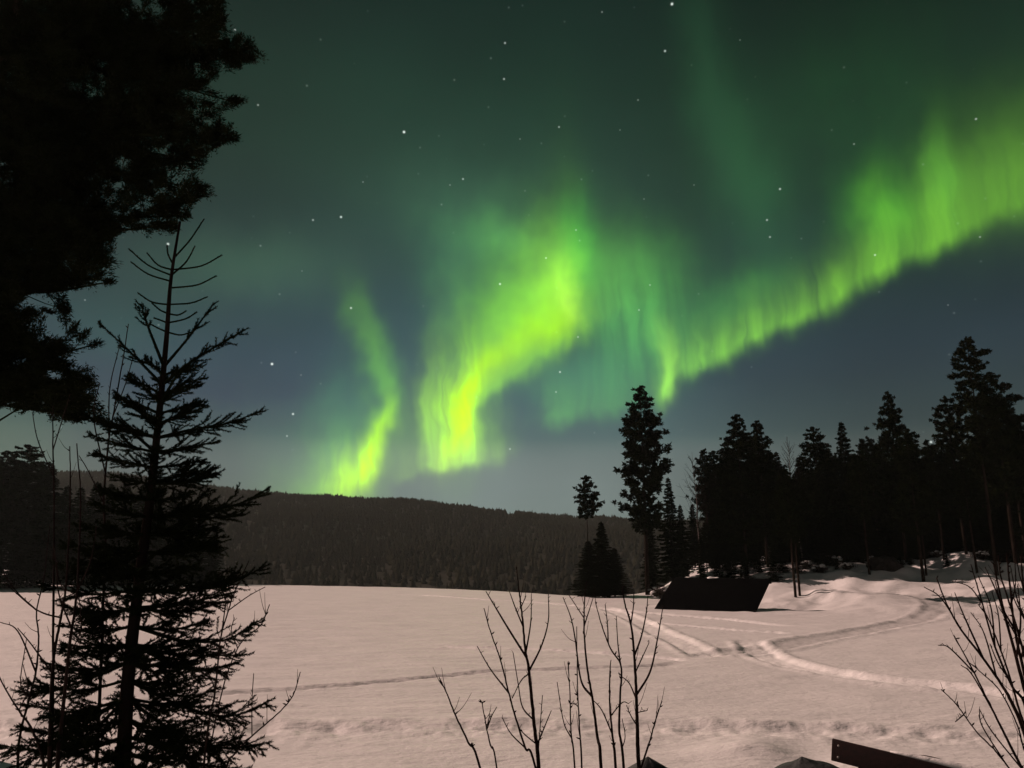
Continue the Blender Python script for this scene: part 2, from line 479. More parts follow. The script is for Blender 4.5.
# ------------------------------------------------------------------ mesh helpers
class MB:
    """collects vertices and faces of ONE mesh"""
    def __init__(s):
        s.v = []; s.tri = []; s.quad = []; s.n = 0

    def add(s, verts, tris=None, quads=None):
        verts = np.asarray(verts, float).reshape(-1, 3)
        s.v.append(verts)
        if tris is not None and len(tris): s.tri.append(np.asarray(tris, int).reshape(-1, 3) + s.n)
        if quads is not None and len(quads): s.quad.append(np.asarray(quads, int).reshape(-1, 4) + s.n)
        s.n += len(verts)

    def tube(s, pts, radii, sides=6, cap=True):
        pts = np.asarray(pts, float); n = len(pts)
        radii = np.broadcast_to(np.asarray(radii, float), (n,))
        t = np.gradient(pts, axis=0)
        t /= np.linalg.norm(t, axis=1)[:, None] + 1e-9
        ref = np.array([0., 0, 1]) if abs(t[:, 2]).mean() < .8 else np.array([1., 0, 0])
        a = np.cross(t, ref); a /= np.linalg.norm(a, axis=1)[:, None] + 1e-9
        b = np.cross(t, a)
        th = np.arange(sides) * 2 * pi / sides
        ring = pts[:, None, :] + radii[:, None, None] * (np.cos(th)[None, :, None] * a[:, None, :] + np.sin(th)[None, :, None] * b[:, None, :])
        i = np.arange(n - 1)[:, None] * sides; j = np.arange(sides)[None, :]; k = (j + 1) % sides
        q = np.stack([i + j, i + k, i + sides + k, i + sides + j], -1).reshape(-1, 4)
        v = ring.reshape(-1, 3); tr = None
        if cap:
            v = np.vstack([v, pts[-1:], pts[:1]]); e = (n - 1) * sides
            tr = [[e + q0, e + (q0 + 1) % sides, n * sides] for q0 in range(sides)] + [[(q0 + 1) % sides, q0, n * sides + 1] for q0 in range(sides)]
        s.add(v, tr, q)

    def leaves(s, c, d, length, width, rng=RNG):
        """slim triangles from c along d"""
        c = np.asarray(c); d = np.asarray(d)
        n = len(c)
        if not n: return
        d = d / (np.linalg.norm(d, axis=1)[:, None] + 1e-9)
        r = rng.normal(size=(n, 3))
        w = np.cross(d, r); w /= np.linalg.norm(w, axis=1)[:, None] + 1e-9
        L = np.broadcast_to(np.asarray(length, float), (n,))[:, None]
        Wd = np.broadcast_to(np.asarray(width, float), (n,))[:, None]
        v = np.stack([c - w * Wd / 2, c + w * Wd / 2, c + d * L], 1).reshape(-1, 3)
        s.add(v, np.arange(3 * n).reshape(-1, 3))

    def box(s, lo, hi, fr=None):
        lo = np.array(lo, float); hi = np.array(hi, float)
        v = np.array([[x, y, z] for z in (0, 1) for y in (0, 1) for x in (0, 1)], float)
        v = lo + v * (hi - lo)
        if fr is not None: v = fr(v)
        s.add(v, None, [[0, 2, 3, 1], [4, 5, 7, 6], [0, 1, 5, 4], [2, 6, 7, 3], [0, 4, 6, 2], [1, 3, 7, 5]])

    def mesh(s, name, origin=None):
        v = np.vstack(s.v)
        if origin is not None: v = v - np.asarray(origin, float)
        tri = np.vstack(s.tri) if s.tri else np.zeros((0, 3), int)
        qd = np.vstack(s.quad) if s.quad else np.zeros((0, 4), int)
        me = bpy.data.meshes.new(name)
        me.vertices.add(len(v)); me.vertices.foreach_set('co', v.astype(np.float32).ravel())
        nl = len(tri) * 3 + len(qd) * 4
        me.loops.add(nl)
        me.loops.foreach_set('vertex_index', np.concatenate([tri.ravel(), qd.ravel()]).astype(np.int32))
        me.polygons.add(len(tri) + len(qd))
        st = np.concatenate([np.arange(len(tri)) * 3, len(tri) * 3 + np.arange(len(qd)) * 4]).astype(np.int32)
        me.polygons.foreach_set('loop_start', st)
        me.update(calc_edges=True)
        me.validate()
        return me


def smooth_mesh(me):
    me.polygons.foreach_set('use_smooth', np.ones(len(me.polygons), bool))


def bevel(o, w=0.008, seg=2):
    m = o.modifiers.new('bevel', 'BEVEL'); m.width = w; m.segments = seg; m.limit_method = 'ANGLE'


def tag(o, label=None, cat=None, group=None, kind=None):
    if label: o['label'] = label
    if cat: o['category'] = cat
    if group: o['group'] = group
    if kind: o['kind'] = kind
    return o


def thing(name, label, cat, loc, group=None, rotz=0.0):
    o = bpy.data.objects.new(name, None)
    sc.collection.objects.link(o)
    o.location = loc; o.rotation_euler = (0, 0, rotz)
    o.empty_display_size = .3
    return tag(o, label, cat, group)


def part(name, me, mat, parent=None, smooth=False):
    if isinstance(me, MB):
        me = me.mesh(name)
    if not me.materials: me.materials.append(MAT[mat])
    if smooth: smooth_mesh(me)
    o = bpy.data.objects.new(name, me)
    sc.collection.objects.link(o)
    if parent is not None: o.parent = parent
    return o


def curve_pts(pts, n=10):
    """Catmull-Rom through control points"""
    p = np.asarray(pts, float)
    if len(p) == 2:
        t = np.linspace(0, 1, n)[:, None]
        return p[0] * (1 - t) + p[1] * t
    q = np.vstack([2 * p[0] - p[1], p, 2 * p[-1] - p[-2]])
    out = []
    m = max(2, n // (len(p) - 1))
    for i in range(len(p) - 1):
        a, b, c, d = q[i:i + 4]
        for t in np.linspace(0, 1, m, endpoint=False):
            out.append(.5 * ((2 * b) + (c - a) * t + (2 * a - 5 * b + 4 * c - d) * t * t + (3 * b - a - 3 * c + d) * t ** 3))
    out.append(p[-1])
    return np.array(out)


# ------------------------------------------------------------------ ground
def hash2(ix, iy, seed):
    h = (ix.astype(np.int64) * 374761393 + iy.astype(np.int64) * 668265263 + seed * 1274126177) & 0x7fffffff
    h = ((h ^ (h >> 13)) * 1274126177) & 0x7fffffff
    return ((h ^ (h >> 16)) & 0xffff) / 65535.0


def vnoise(x, y, seed=0):
    ix = np.floor(x); iy = np.floor(y); fx = x - ix; fy = y - iy
    fx = fx * fx * (3 - 2 * fx); fy = fy * fy * (3 - 2 * fy)
    a = hash2(ix, iy, seed); b = hash2(ix + 1, iy, seed); c = hash2(ix, iy + 1, seed); d = hash2(ix + 1, iy + 1, seed)
    return (a * (1 - fx) + b * fx) * (1 - fy) + (c * (1 - fx) + d * fx) * fy - .5


def fbm(x, y, seed=0, oct=4):
    s = 0; a = 1.0
    for i in range(oct):
        s = s + a * vnoise(x * 2 ** i, y * 2 ** i, seed + i * 17); a *= .5
    return s


def sstep(a, b, x):
    t = np.clip((x - a) / (b - a), 0, 1)
    return t * t * (3 - 2 * t)


RIM = [(-40, 578), (0, 580), (100, 582), (200, 584), (300, 586), (400, 588), (450, 590), (520, 594), (560, 597), (600, 599), (625, 597), (650, 593), (680, 590), (760, 590), (1064, 590)]
rim_az = [azel(x, y)[0] for x, y in RIM]
rim_r = [np.linalg.norm(on_plane(x, y)[:2]) for x, y in RIM]


def poly_dist(x, y, pts):
    """distance to a polyline, its signed side and the arc position"""
    best = np.full(x.shape, 1e9); side = np.zeros(x.shape); arc = np.zeros(x.shape); acc = 0.0
    for (ax, ay), (bx, by) in zip(pts[:-1], pts[1:]):
        vx, vy = bx - ax, by - ay
        L2 = vx * vx + vy * vy + 1e-12
        t = np.clip(((x - ax) * vx + (y - ay) * vy) / L2, 0, 1)
        ddx = x - ax - t * vx; ddy = y - ay - t * vy
        d = np.hypot(ddx, ddy)
        cr = vx * (y - ay) - vy * (x - ax)
        m = d < best
        best = np.where(m, d, best); side = np.where(m, np.sign(cr), side); arc = np.where(m, acc + t * math.sqrt(L2), arc)
        acc += math.sqrt(L2)
    return best, side, arc, acc


def px_track(pts):
    w = [on_plane(x, y)[:2] for x, y in pts]
    w3 = curve_pts([(a, b, 0) for a, b in w], 8 * (len(w) - 1))
    return [(p[0], p[1]) for p in w3]


# ski and snowmobile tracks: line on the field, half width, depth, lip
TRACKS = [
    (px_track([(1090, 704), (1005, 692), (950, 686), (880, 679), (825, 671), (785, 662), (766, 655), (756, 647), (748, 640)]), .60, .08, .04, 1.0),
    (px_track([(660, 657), (690, 655), (725, 652), (770, 647), (810, 640), (860, 632), (905, 623), (935, 616), (938, 611), (915, 607), (880, 605)]), .75, .05, .03, -.8),
    (px_track([(716, 660), (697, 650), (676, 640), (655, 630), (640, 621), (618, 612), (600, 606)]), .60, .06, .04, .8),
    (px_track([(690, 662), (660, 665), (600, 668), (540, 670), (490, 672), (400, 680), (300, 688), (222, 693), (120, 702)]), .30, .06, .015, -.7),
    (px_track([(425, 647), (470, 648), (520, 649), (600, 653), (650, 657), (690, 661)]), .30, .05, .03, .9),
    (px_track([(380, 594), (420, 596), (480, 600), (540, 603), (600, 608), (660, 614), (720, 619), (800, 627)]), .45, .08, .04, .9),
    (px_track([(640, 621), (700, 627), (745, 631), (790, 634)]), .40, .06, .03, .7),
]
FORE = px_track([(-40, 731), (120, 729), (300, 728), (500, 727), (700, 728), (860, 731), (1060, 736)])
MOUNDS = [(666, 606.5, .9, .18), (672, 607, .6, .12), (697, 608.6, .75, .30), (712, 609.2, .5, .12), (727, 610, .6, .26), (742, 611.5, .55, .14), (752, 612, .6, .16), (766, 611, 1.4, .22), (785, 607, 1.6, .35), (830, 605, 2.8, .5), (850, 600, 2.5, .45), (895, 600, 2.6, .5), (922, 596, 3.2, .6), (960, 598, 3, .5), (990, 602, 3.2, .5),
          (860, 588, 3, .4), (825, 588, 3, .4), (755, 740, .5, .06), (740, 752, .8, .16), (870, 766, .6, .14)]
MOUNDS = [(*on_plane(x, y)[:2], s, h) for x, y, s, h in MOUNDS]


def ground_h(x, y, detail=True, track_light=False):
    x = np.asarray(x, float); y = np.asarray(y, float)
    r = np.hypot(x, y); az = np.degrees(np.arctan2(x, y))
    z = 1.35 * (1 - sstep(1.5, 9.5, r))
    rim = np.interp(az, rim_az, rim_r)
    wr = sstep(9.5, 14.5, az) * (1 - sstep(75, 110, az))                      # wooded bank on the right
    drop = -13.0 * sstep(-4, 150, r - rim)
    xb = np.interp(az, [9, 14, 18, 24, 30, 36, 60], [62, 55, 51, 49, 48, 46, 40])
    rise = 2.5 * sstep(0, 27, r - xb) + 1.5 * sstep(25, 120, r - xb)
    wl = 1 - sstep(-30, -22, az)                                              # wooded bank on the left
    z = z + (1 - wr) * drop + wr * rise
    z = z + wl * sstep(-4, 150, r - rim) * (13.5)
    if detail:
        hum = fbm(x * .22, y * .22, 5, 3)
        z = z + wr * sstep(-4, 6, r - xb) * hum * .9
        z = z + fbm(x * .05, y * .09, 9, 3) * .12 + fbm(x * .5, y * .9, 3, 4) * .04 + fbm(x * .35 + y * .1, y * 2.2, 71, 3) * .03 * (1 - wr)
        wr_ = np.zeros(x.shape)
        for pts, hw, dep, lip, lit_tone in TRACKS:
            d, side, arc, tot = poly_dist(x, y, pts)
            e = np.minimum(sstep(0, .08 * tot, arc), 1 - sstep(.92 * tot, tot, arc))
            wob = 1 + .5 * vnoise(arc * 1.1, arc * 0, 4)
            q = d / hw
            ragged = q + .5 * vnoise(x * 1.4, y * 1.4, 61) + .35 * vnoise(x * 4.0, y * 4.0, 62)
            wr_ = wr_ + e * lit_tone * (1 - sstep(.6, 1.15, ragged)) * (.8 + .6 * vnoise(x * 3.1, y * 1.7, 63))  # moonward tracks painted paler, shaded ones greyer
            z = z + e * (-dep * wob * (1 - sstep(.55, 1.0, q)) + lip * np.exp(-((q - 1.2) / .25) ** 2) * (1 + 1.0 * vnoise(x * 3.3, y * 3.3, 8)) + .03 * (1 - sstep(.9, 1.6, q)) * fbm(x * 3.5, y * 3.5, 64, 3))
        d, side, arc, tot = poly_dist(x, y, FORE)
        s = d * side
        z = z + .055 * np.exp(-((s - .65) / .3) ** 2) * (1 + 1.2 * vnoise(x * 1.8, y * 2.5, 12)) - .04 * np.exp(-(s / .42) ** 2) * (1 + 1.0 * vnoise(x * 2.2, y * 3, 14))
        z = z + np.exp(-(s / .9) ** 2) * fbm(x * 2.4, y * 3.2, 21, 4) * .075
        z = z + (1 - sstep(10.5, 13.5, r)) * fbm(x * .7, y * .9, 23, 5) * .12
        for mx, my, ms, mh in MOUNDS:
            dd = ((x - mx) ** 2 + (y - my) ** 2) / ms ** 2
            z = z + mh * np.exp(-dd * 1.3) * (1 + .7 * fbm(x * 1.2, y * 1.2, 31, 2))
        if track_light: return z, np.clip(wr_, -1, 1)
    return z


def gz(x, y):
    return float(ground_h(np.array([x]), np.array([y]))[0])


rad = np.concatenate([np.linspace(.3, 8, 24), np.geomspace(8.15, 130, 470), np.geomspace(135, 1000, 40)])
ang = np.radians(np.concatenate([np.linspace(-180, -41, 60, endpoint=False), np.linspace(-41, 41, 760), np.linspace(41, 180, 60)[1:]]))
A, R = np.meshgrid(ang[:-1], rad)
gx, gy = R * np.sin(A), R * np.cos(A)
gzv, track_light_v = ground_h(gx, gy, track_light=True)
nr, na = A.shape
i = np.arange(nr - 1)[:, None] * na; j = np.arange(na)[None, :]; k = (j + 1) % na
b = MB()
b.add(np.stack([gx, gy, gzv], -1).reshape(-1, 3), None, np.stack([i + j, i + na + j, i + na + k, i + k], -1).reshape(-1, 4))
c0 = len(b.v[0])
b.add([[0, 0, float(gzv[0].mean())]], np.stack([np.full(na, 0), np.arange(na) - c0, (np.arange(na) + 1) % na - c0], -1))
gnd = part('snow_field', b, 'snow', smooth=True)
at_ = gnd.data.attributes.new('track_light', 'FLOAT', 'POINT')
at_.data.foreach_set('value', np.concatenate([track_light_v.ravel(), [0.0]]).astype(np.float32))
tag(gnd, 'moonlit snow field crossed by ski and snowmobile tracks', 'snow', kind='structure')

# ------------------------------------------------------------------ far hills and their forest
RIDGE = [(-60, 462), (0, 466), (100, 476), (160, 482), (220, 488), (300, 494), (400, 502), (500, 512), (570, 517), (620, 519), (700, 520), (850, 522), (1000, 518), (1090, 510)]
rg = [azel(x, y) for x, y in RIDGE]


def ridge_el(az):
    return np.interp(az, [-180, -120, -60] + [a for a, e in rg] + [60, 120, 180], [3, 4, 6.5] + [e for a, e in rg] + [4.2, 4, 3])


def hill_h(az, r):
    x, y = r * np.sin(np.radians(az)), r * np.cos(np.radians(az))
    top = 3 + 800 * np.tan(np.radians(ridge_el(az))) - 5.5
    t = sstep(250, 800, r)
    z = -13.6 + (top + 13.6) * t ** .85 - 30 * sstep(800, 1000, r)
    return z + fbm(x * .012, y * .012, 41, 3) * 9 * np.clip(t * 3 - .1, 0, 1) * (1 - .6 * sstep(650, 800, r))


ang = np.linspace(-180, 180, 361)[:-1]
rr = np.linspace(240, 1000, 60)
A, R = np.meshgrid(ang, rr)
Z = hill_h(A, R)
nr, na = A.shape
i = np.arange(nr - 1)[:, None] * na; j = np.arange(na)[None, :]; k = (j + 1) % na
b = MB()
b.add(np.stack([R * np.sin(np.radians(A)), R * np.cos(np.radians(A)), Z], -1).reshape(-1, 3), None, np.stack([i + j, i + na + j, i + na + k, i + k], -1).reshape(-1, 4))
tag(part('hills', b, 'hillfloor', smooth=True), 'low forested hills beyond the frozen lake', 'hills', kind='structure')

# the forest that covers them, thousands of small conifers
N = 34000
faz = RNG.uniform(-50, 50, N)
fr = 262 + 550 * np.sqrt(RNG.uniform(0, 1, N))
keep = np.ones(N, bool)
CLEAR = [(510, 513, 5, 1.2), (540, 520, 8, 1.2)]
fx, fy = fr * np.sin(np.radians(faz)), fr * np.cos(np.radians(faz))
fz = hill_h(faz, fr)
# where each tree stands, seen from the field's edge: clearings are openings in the wood
for cx, cy, sx, sy in CLEAR:
    ca, ce = azel(cx, cy)
    el = np.degrees(np.arctan2(fz - 3, fr))
    keep &= ~((((faz - ca) / (sx / 13.5)) ** 2 + ((el - ce + .15) / (sy / 13.5)) ** 2) < 1)
fx, fy, fz, fr = fx[keep], fy[keep], fz[keep], fr[keep]
n = len(fx)
hgt = RNG.uniform(3.6, 6.0, n) * np.where(RNG.random(n) < .1, 1.25, 1) * (0.75 + .35 * sstep(800, 400, fr))
wid = hgt * RNG.uniform(.26, .42, n)
b = MB()
K = 5
for lo, hi, ws in ((.02, .55, 1.0), (.3, .8, .72), (.55, 1.0, .45)):
    th = RNG.uniform(0, 2 * pi, n)[:, None] + np.arange(K)[None] * 2 * pi / K
    rj = wid[:, None] * ws * RNG.uniform(.6, 1.25, (n, K))
    ring = np.stack([fx[:, None] + rj * np.cos(th), fy[:, None] + rj * np.sin(th), (fz + hgt * lo)[:, None] + RNG.uniform(-.12, .12, (n, K)) * hgt[:, None]], -1)
    apex = np.stack([fx, fy, fz + hgt * hi], -1)[:, None, :]
    v = np.concatenate([ring, apex], 1).reshape(-1, 3)
    base = np.arange(n)[:, None] * (K + 1)
    t = np.stack([base + np.arange(K)[None], base + (np.arange(K)[None] + 1) % K, np.broadcast_to(base + K, (n, K))], -1).reshape(-1, 3)
    b.add(v, t)
tag(part('hillside_forest', b, 'hillwood'), 'dark conifer forest covering the hill across the lake', 'forest', kind='stuff')

# ------------------------------------------------------------------ haze over the lake
b = MB(); b.box((-1030, -1030, -8), (1030, 1030, 100))
hz = part('haze', b, 'snow')
hm = bpy.data.materials.new('thin_haze'); hm.use_nodes = True
hm.node_tree.nodes.remove(hm.node_tree.nodes['Principled BSDF'])
pv = hm.node_tree.nodes.new('ShaderNodeVolumePrincipled')
pv.inputs['Color'].default_value = (.76, .92, .90, 1)
pv.inputs['Anisotropy'].default_value = .25
pv.inputs['Density'].default_value = HAZE_DENSITY
hm.node_tree.links.new(pv.outputs[0], hm.node_tree.nodes['Material Output'].inputs['Volume'])
hz.data.materials.clear(); hz.data.materials.append(hm)
tag(hz, 'thin night haze lying over the lake and hill', 'haze', kind='stuff')


# ------------------------------------------------------------------ conifers of the two woods
def conifer(height, base_frac, profile, seed, style='pine', n_br=70, trunk_r=None, dens=1.0, lean=0.0, leafw=.17):
    """returns trunk mesh, crown mesh; profile = [(t, radius)] with t 0 at crown base, 1 at top"""
    rng = np.random.default_rng(seed)
    tr = trunk_r or height * .011
    tb, cb = MB(), MB()
    zz = np.linspace(0, height, 14)
    wob = np.cumsum(rng.normal(0, .012, (14, 2)), 0) * height * .06
    wob -= wob[0]
    axis = np.stack([wob[:, 0] + lean * zz, wob[:, 1], zz], -1)
    axis[0, 2] = -.5
    tb.tube(axis, np.maximum(tr * (1 - .93 * (zz / height) ** 1.1), .02), 9)
    pt, pr = zip(*profile)
    ga = rng.uniform(0, 6)
    z0 = height * base_frac
    C, D, Ls = [], [], []
    for q in range(n_br):
        t = (q + rng.uniform(-.4, .4)) / n_br
        t = min(max(t, 0), .995)
        z = z0 + (height - z0) * t
        ga += 2.4 + rng.uniform(-.3, .3)
        L = np.interp(t, pt, pr) * rng.uniform(.68, 1.12)
        if style == 'pine': L *= .80 + .42 * sin(z * 1.9 + seed + 1.3 * sin(ga)) ** 2
        if L < .08: L = .08
        o = np.array([np.interp(z, zz, axis[:, 0]), np.interp(z, zz, axis[:, 1]), z])
        h = np.array([cos(ga), sin(ga), 0])
        if style == 'pine':
            up0, up1 = rng.uniform(-.1, .35), rng.uniform(.15, .55)
        else:
            up0, up1 = rng.uniform(-.45, -.1) + .5 * t, rng.uniform(.0, .3) - .3 * (1 - t)
        pts = curve_pts([o, o + h * L * .5 + np.array([0, 0, L * .5 * up0]), o + h * L + np.array([0, 0, L * (.5 * up0 + .5 * up1)])], 6)
        cb.tube(pts, np.linspace(max(.012, min(.05, L * .02)), .006, len(pts)), 3, cap=False)
        if style == 'pine':
            ncl = max(3, int(L * 5.6 * dens))
            for c in range(ncl):
                s = rng.uniform(.3, 1.02) ** .7
                p = pts[min(len(pts) - 1, int(s * (len(pts) - 1)))] + rng.normal(0, 1, 3) * np.array([.16, .16, .09]) * (.5 + .5 * L)
                rad = rng.uniform(.22, .38) * (.6 + .25 * min(L, 2))
                m = int(26)
                d = rng.normal(size=(m, 3)); d[:, 2] = d[:, 2] * .65 + .25
                d /= np.linalg.norm(d, axis=1)[:, None]
                C.append(p + d * rad * rng.uniform(0, .55, (m, 1))); D.append(d + rng.normal(0, .3, (m, 3))); Ls.append(rng.uniform(.55, 1.0, m) * rad)
        else:
            side = np.cross(h, [0, 0, 1])
            ncl = max(4, int(L * 22 * dens))
            s = rng.uniform(.06, 1.0, ncl)
            p = np.stack([np.interp(s, np.linspace(0, 1, len(pts)), pts[:, a]) for a in range(3)], -1)
            m = 5
            w = (L * .34 * (1.05 - s))[:, None] + .06
            off = rng.uniform(-1, 1, (ncl, m))
            cc = p[:, None, :] + (off * w)[..., None] * side
            cc[..., 2] += rng.uniform(-.16, .04, (ncl, m))
            dd = h * .8 + side * np.sign(off)[..., None] * .7 + rng.normal(0, .3, (ncl, m, 3)) - np.array([0, 0, .3])
            C.append(cc.reshape(-1, 3)); D.append(dd.reshape(-1, 3)); Ls.append(rng.uniform(.16, .34, ncl * m))
    C, D, Ls = np.vstack(C), np.vstack(D), np.concatenate(Ls)
    cb.leaves(C, D, Ls, Ls * .0 + leafw * rng.uniform(.7, 1.3, len(C)), rng)
    # the leading shoot
    top = axis[-1]
    m = 40
    d = rng.normal(size=(m, 3)); d[:, 2] = abs(d[:, 2]) + .4
    cb.leaves(top + np.stack([np.zeros(m), np.zeros(m), -rng.uniform(0, .7, m)], -1), d, .22, leafw, rng)
    tm, cm = tb.mesh('trunk'), cb.mesh('crown')
    smooth_mesh(tm)
    tm.materials.append(MAT['bark'] if style == 'pine' else MAT['darkbark'])
    cm.materials.append(MAT['needles'] if style == 'pine' else MAT['spruce'])
    return tm, cm, height, (axis[-1][0], axis[-1][1])


def bare_birch(height, seed):
    rng = np.random.default_rng(seed)
    tb, cb = MB(), MB()
    zz = np.linspace(0, height, 12)
    wob = np.cumsum(rng.normal(0, .09, (12, 2)), 0); wob -= wob[0]
    axis = np.stack([wob[:, 0], wob[:, 1], zz], -1); axis[0, 2] = -.5
    tb.tube(axis, np.maximum(height * .0085 * (1 - .95 * zz / height), .012), 8)
    for q in range(46):
        t = rng.uniform(.28, .98); z = height * t
        a = rng.uniform(0, 2 * pi); L = height * .2 * (1.15 - t) * rng.uniform(.6, 1.2)
        o = np.array([np.interp(z, zz, axis[:, 0]), np.interp(z, zz, axis[:, 1]), z])
        h = np.array([cos(a), sin(a), 0])
        p = curve_pts([o, o + h * L * .45 + np.array([0, 0, L * .6]), o + h * L * .9 + np.array([0, 0, L * 1.25])], 7)
        cb.tube(p, np.linspace(.022, .006, len(p)), 3, cap=False)
        for w in range(7):
            k = rng.integers(2, len(p)); l2 = L * rng.uniform(.2, .5)
            d = h * rng.uniform(.1, .8) + rng.normal(0, .35, 3) + np.array([0, 0, .6])
            cb.tube([p[k], p[k] + d * l2 * .6, p[k] + d * l2 + np.array([0, 0, -.05])], [.009, .007, .004], 3, cap=False)
    tm, cm = tb.mesh('trunk'), cb.mesh('branches')
    smooth_mesh(tm)
    tm.materials.append(MAT['birch']); cm.materials.append(MAT['twig'])
    return tm, cm, height, (axis[-1][0], axis[-1][1])


PROTO = {
    'pine_a': conifer(17, .30, [(0, 1.6), (.15, 2.7), (.4, 2.9), (.7, 2.2), (.9, 1.3), (1, .4)], 11, 'pine', 86),
    'pine_b': conifer(17, .42, [(0, 1.0), (.2, 1.9), (.5, 2.1), (.8, 1.5), (.95, .9), (1, .4)], 12, 'pine', 66, lean=.012),
    'pine_c': conifer(17, .18, [(0, 2.2), (.2, 3.0), (.5, 2.4), (.75, 1.6), (.92, .9), (1, .3)], 13, 'pine', 110),
    'spruce_a': conifer(16, .05, [(0, 2.6), (.15, 2.7), (.5, 1.9), (.8, .95), (1, .15)], 14, 'spruce', 150, leafw=.14),
    'spruce_b': conifer(16, .07, [(0, 2.0), (.2, 2.1), (.55, 1.5), (.85, .65), (1, .12)], 15, 'spruce', 140, leafw=.14),
    'spruce_c': conifer(16, .03, [(0, 3.0), (.2, 2.9), (.5, 2.1), (.8, 1.0), (1, .18)], 16, 'spruce', 160, leafw=.15),
    'small_pine': conifer(14.5, .64, [(0, .8), (.2, 1.5), (.5, 1.3), (.85, .7), (1, .25)], 17, 'pine', 48, trunk_r=.09),
    'tall_pine': conifer(20, .42, [(0, .8), (.12, 1.6), (.3, 2.1), (.5, 2.0), (.62, 1.2), (.72, 1.8), (.86, 1.4), (.95, .9), (1, .5)], 18, 'pine', 76, trunk_r=.17),
    'birch_a': bare_birch(12, 21),
    'birch_b': bare_birch(11, 22),
}
big = conifer(18.6, .28, [(0, .4), (.05, 1.5), (.14, 2.1), (.20, 1.2), (.28, 2.2), (.42, 2.3), (.52, 2.2), (.62, 1.9), (.72, 1.75), (.82, 1.3), (.92, .8), (1, .4)], 19, 'pine', 128, trunk_r=.21, dens=1.1)
PROTO['big_pine'] = big


def plant(kind, px, top, Y, label, group=None, name=None, sx=1.0, rot=None, base_px=None):
    """tree standing on the ground at distance Y along the direction of px, as tall as its top shows"""
    tm, cm, H0, tip = PROTO[kind]
    rz = random.uniform(0, 6.28) if rot is None else rot
    x = at(px, top, Y)[0]
    h = at(px, top, Y)[2] - gz(x, Y)
    s = h / H0
    x -= (tip[0] * cos(rz) - tip[1] * sin(rz)) * s * sx           # the top stands over px
    y = Y
    z = gz(x, y)
    s = (at(px, top, Y)[2] - z) / H0
    nm = name or ('pine_tree' if 'pine' in kind else 'birch_tree' if 'birch' in kind else 'spruce_tree')
    t = thing(nm, label, 'tree', (x, y, z), group, rz)
    t.scale = (s * sx, s * sx, s)
    part('trunk', tm, None, t)
    part('branches' if 'birch' in kind else 'crown', cm, None, t)
    return t


WG = 'trees of the wood on the right bank'
plant('big_pine', 640, 388, 69, 'tall broad pine standing alone left of the black lean-to, its bare lower trunk showing', rot=.4)
plant('small_pine', 586, 476, 76, 'slim pine with a small tufted crown on a bare stem, left of the lone pine', sx=1.15)
plant('spruce_c', 601, 522, 66, 'low dark spruce with a thin pointed top, between the tufted pine and the lone pine', sx=1.5)
plant('spruce_a', 588, 541, 67, 'lowest dark young spruce at the snow edge directly under the slim tufted pine', sx=2.2)
plant('spruce_a', 614, 548, 68, 'stubby dark spruce touching the left side of the tall lone pine\'s trunk', sx=2.3)
plant('spruce_b', 668, 478, 72, 'narrow spruce right behind the left end of the lean-to roof', sx=1.1)
plant('spruce_c', 680, 505, 76, 'shorter spruce behind the middle of the lean-to roof', sx=1.0)
plant('birch_a', 692, 452, 70, 'bare pale-stemmed birch rising behind the lean-to roof', rot=1)
plant('pine_b', 704, 450, 76, 'narrow pine beside the bare birch behind the lean-to', sx=.9)
plant('pine_c', 736, 416, 66, 'pointed pine with a pale lit trunk, left one of the twin tops above the lean-to', sx=1.0)
plant('pine_c', 757, 422, 69, 'pointed pine, right one of the twin tops above the lean-to', sx=1.0, rot=2)
plant('spruce_b', 722, 448, 74, 'spruce whose top just clears the left shoulder of the twin-topped pines', sx=1.2)
plant('birch_b', 788, 437, 74, 'bare birch with a wispy see-through top in the dip of the wood', rot=3)
plant('spruce_b', 776, 452, 78, 'spruce top just right of the twin-topped pines', sx=1.2)
plant('pine_a', 813, 428, 70, 'pine with a round blunt top in the middle of the wood', sx=.95)
plant('spruce_a', 841, 422, 73, 'spruce with a slim ragged top, second from the blunt round-topped pine', sx=.95)
plant('spruce_b', 828, 448, 76, 'short spruce top wedged between the blunt pine and the slim ragged spruce', sx=1.2)
plant('pine_b', 868, 438, 78, 'low-topped pine left of the tall spiky tree in the wood', sx=1.0)
plant('pine_c', 888, 393, 68, 'tall spiky-topped pine standing above its neighbours mid-wood', sx=.85, rot=1.2)
plant('spruce_a', 908, 432, 72, 'broad dark spruce against the right side of the tall spiky pine', sx=1.1)
plant('spruce_b', 926, 440, 76, 'spruce top with a star beside it, left of the tallest pines', sx=1.2)
plant('pine_b', 945, 397, 63, 'pine with a flat tufted top leaning against the tallest tree of the wood', sx=.9, rot=2.6)
plant('tall_pine', 966, 338, 56, 'tallest pine of the wood, its long pale trunk catching the light', sx=.95, rot=5.2)
plant('pine_a', 990, 374, 58, 'full-crowned pine pressed against the right side of the tallest pine', sx=.95, rot=.7)
plant('pine_b', 1004, 408, 60, 'lower pine at the right end of the wood, just inside the picture', sx=1.0)
plant('spruce_c', 1022, 446, 60, 'wide spruce cut by the right edge of the picture', sx=1.0)
FILL = 'dark conifer inside the black mass of the wood, merged with the trees around it'
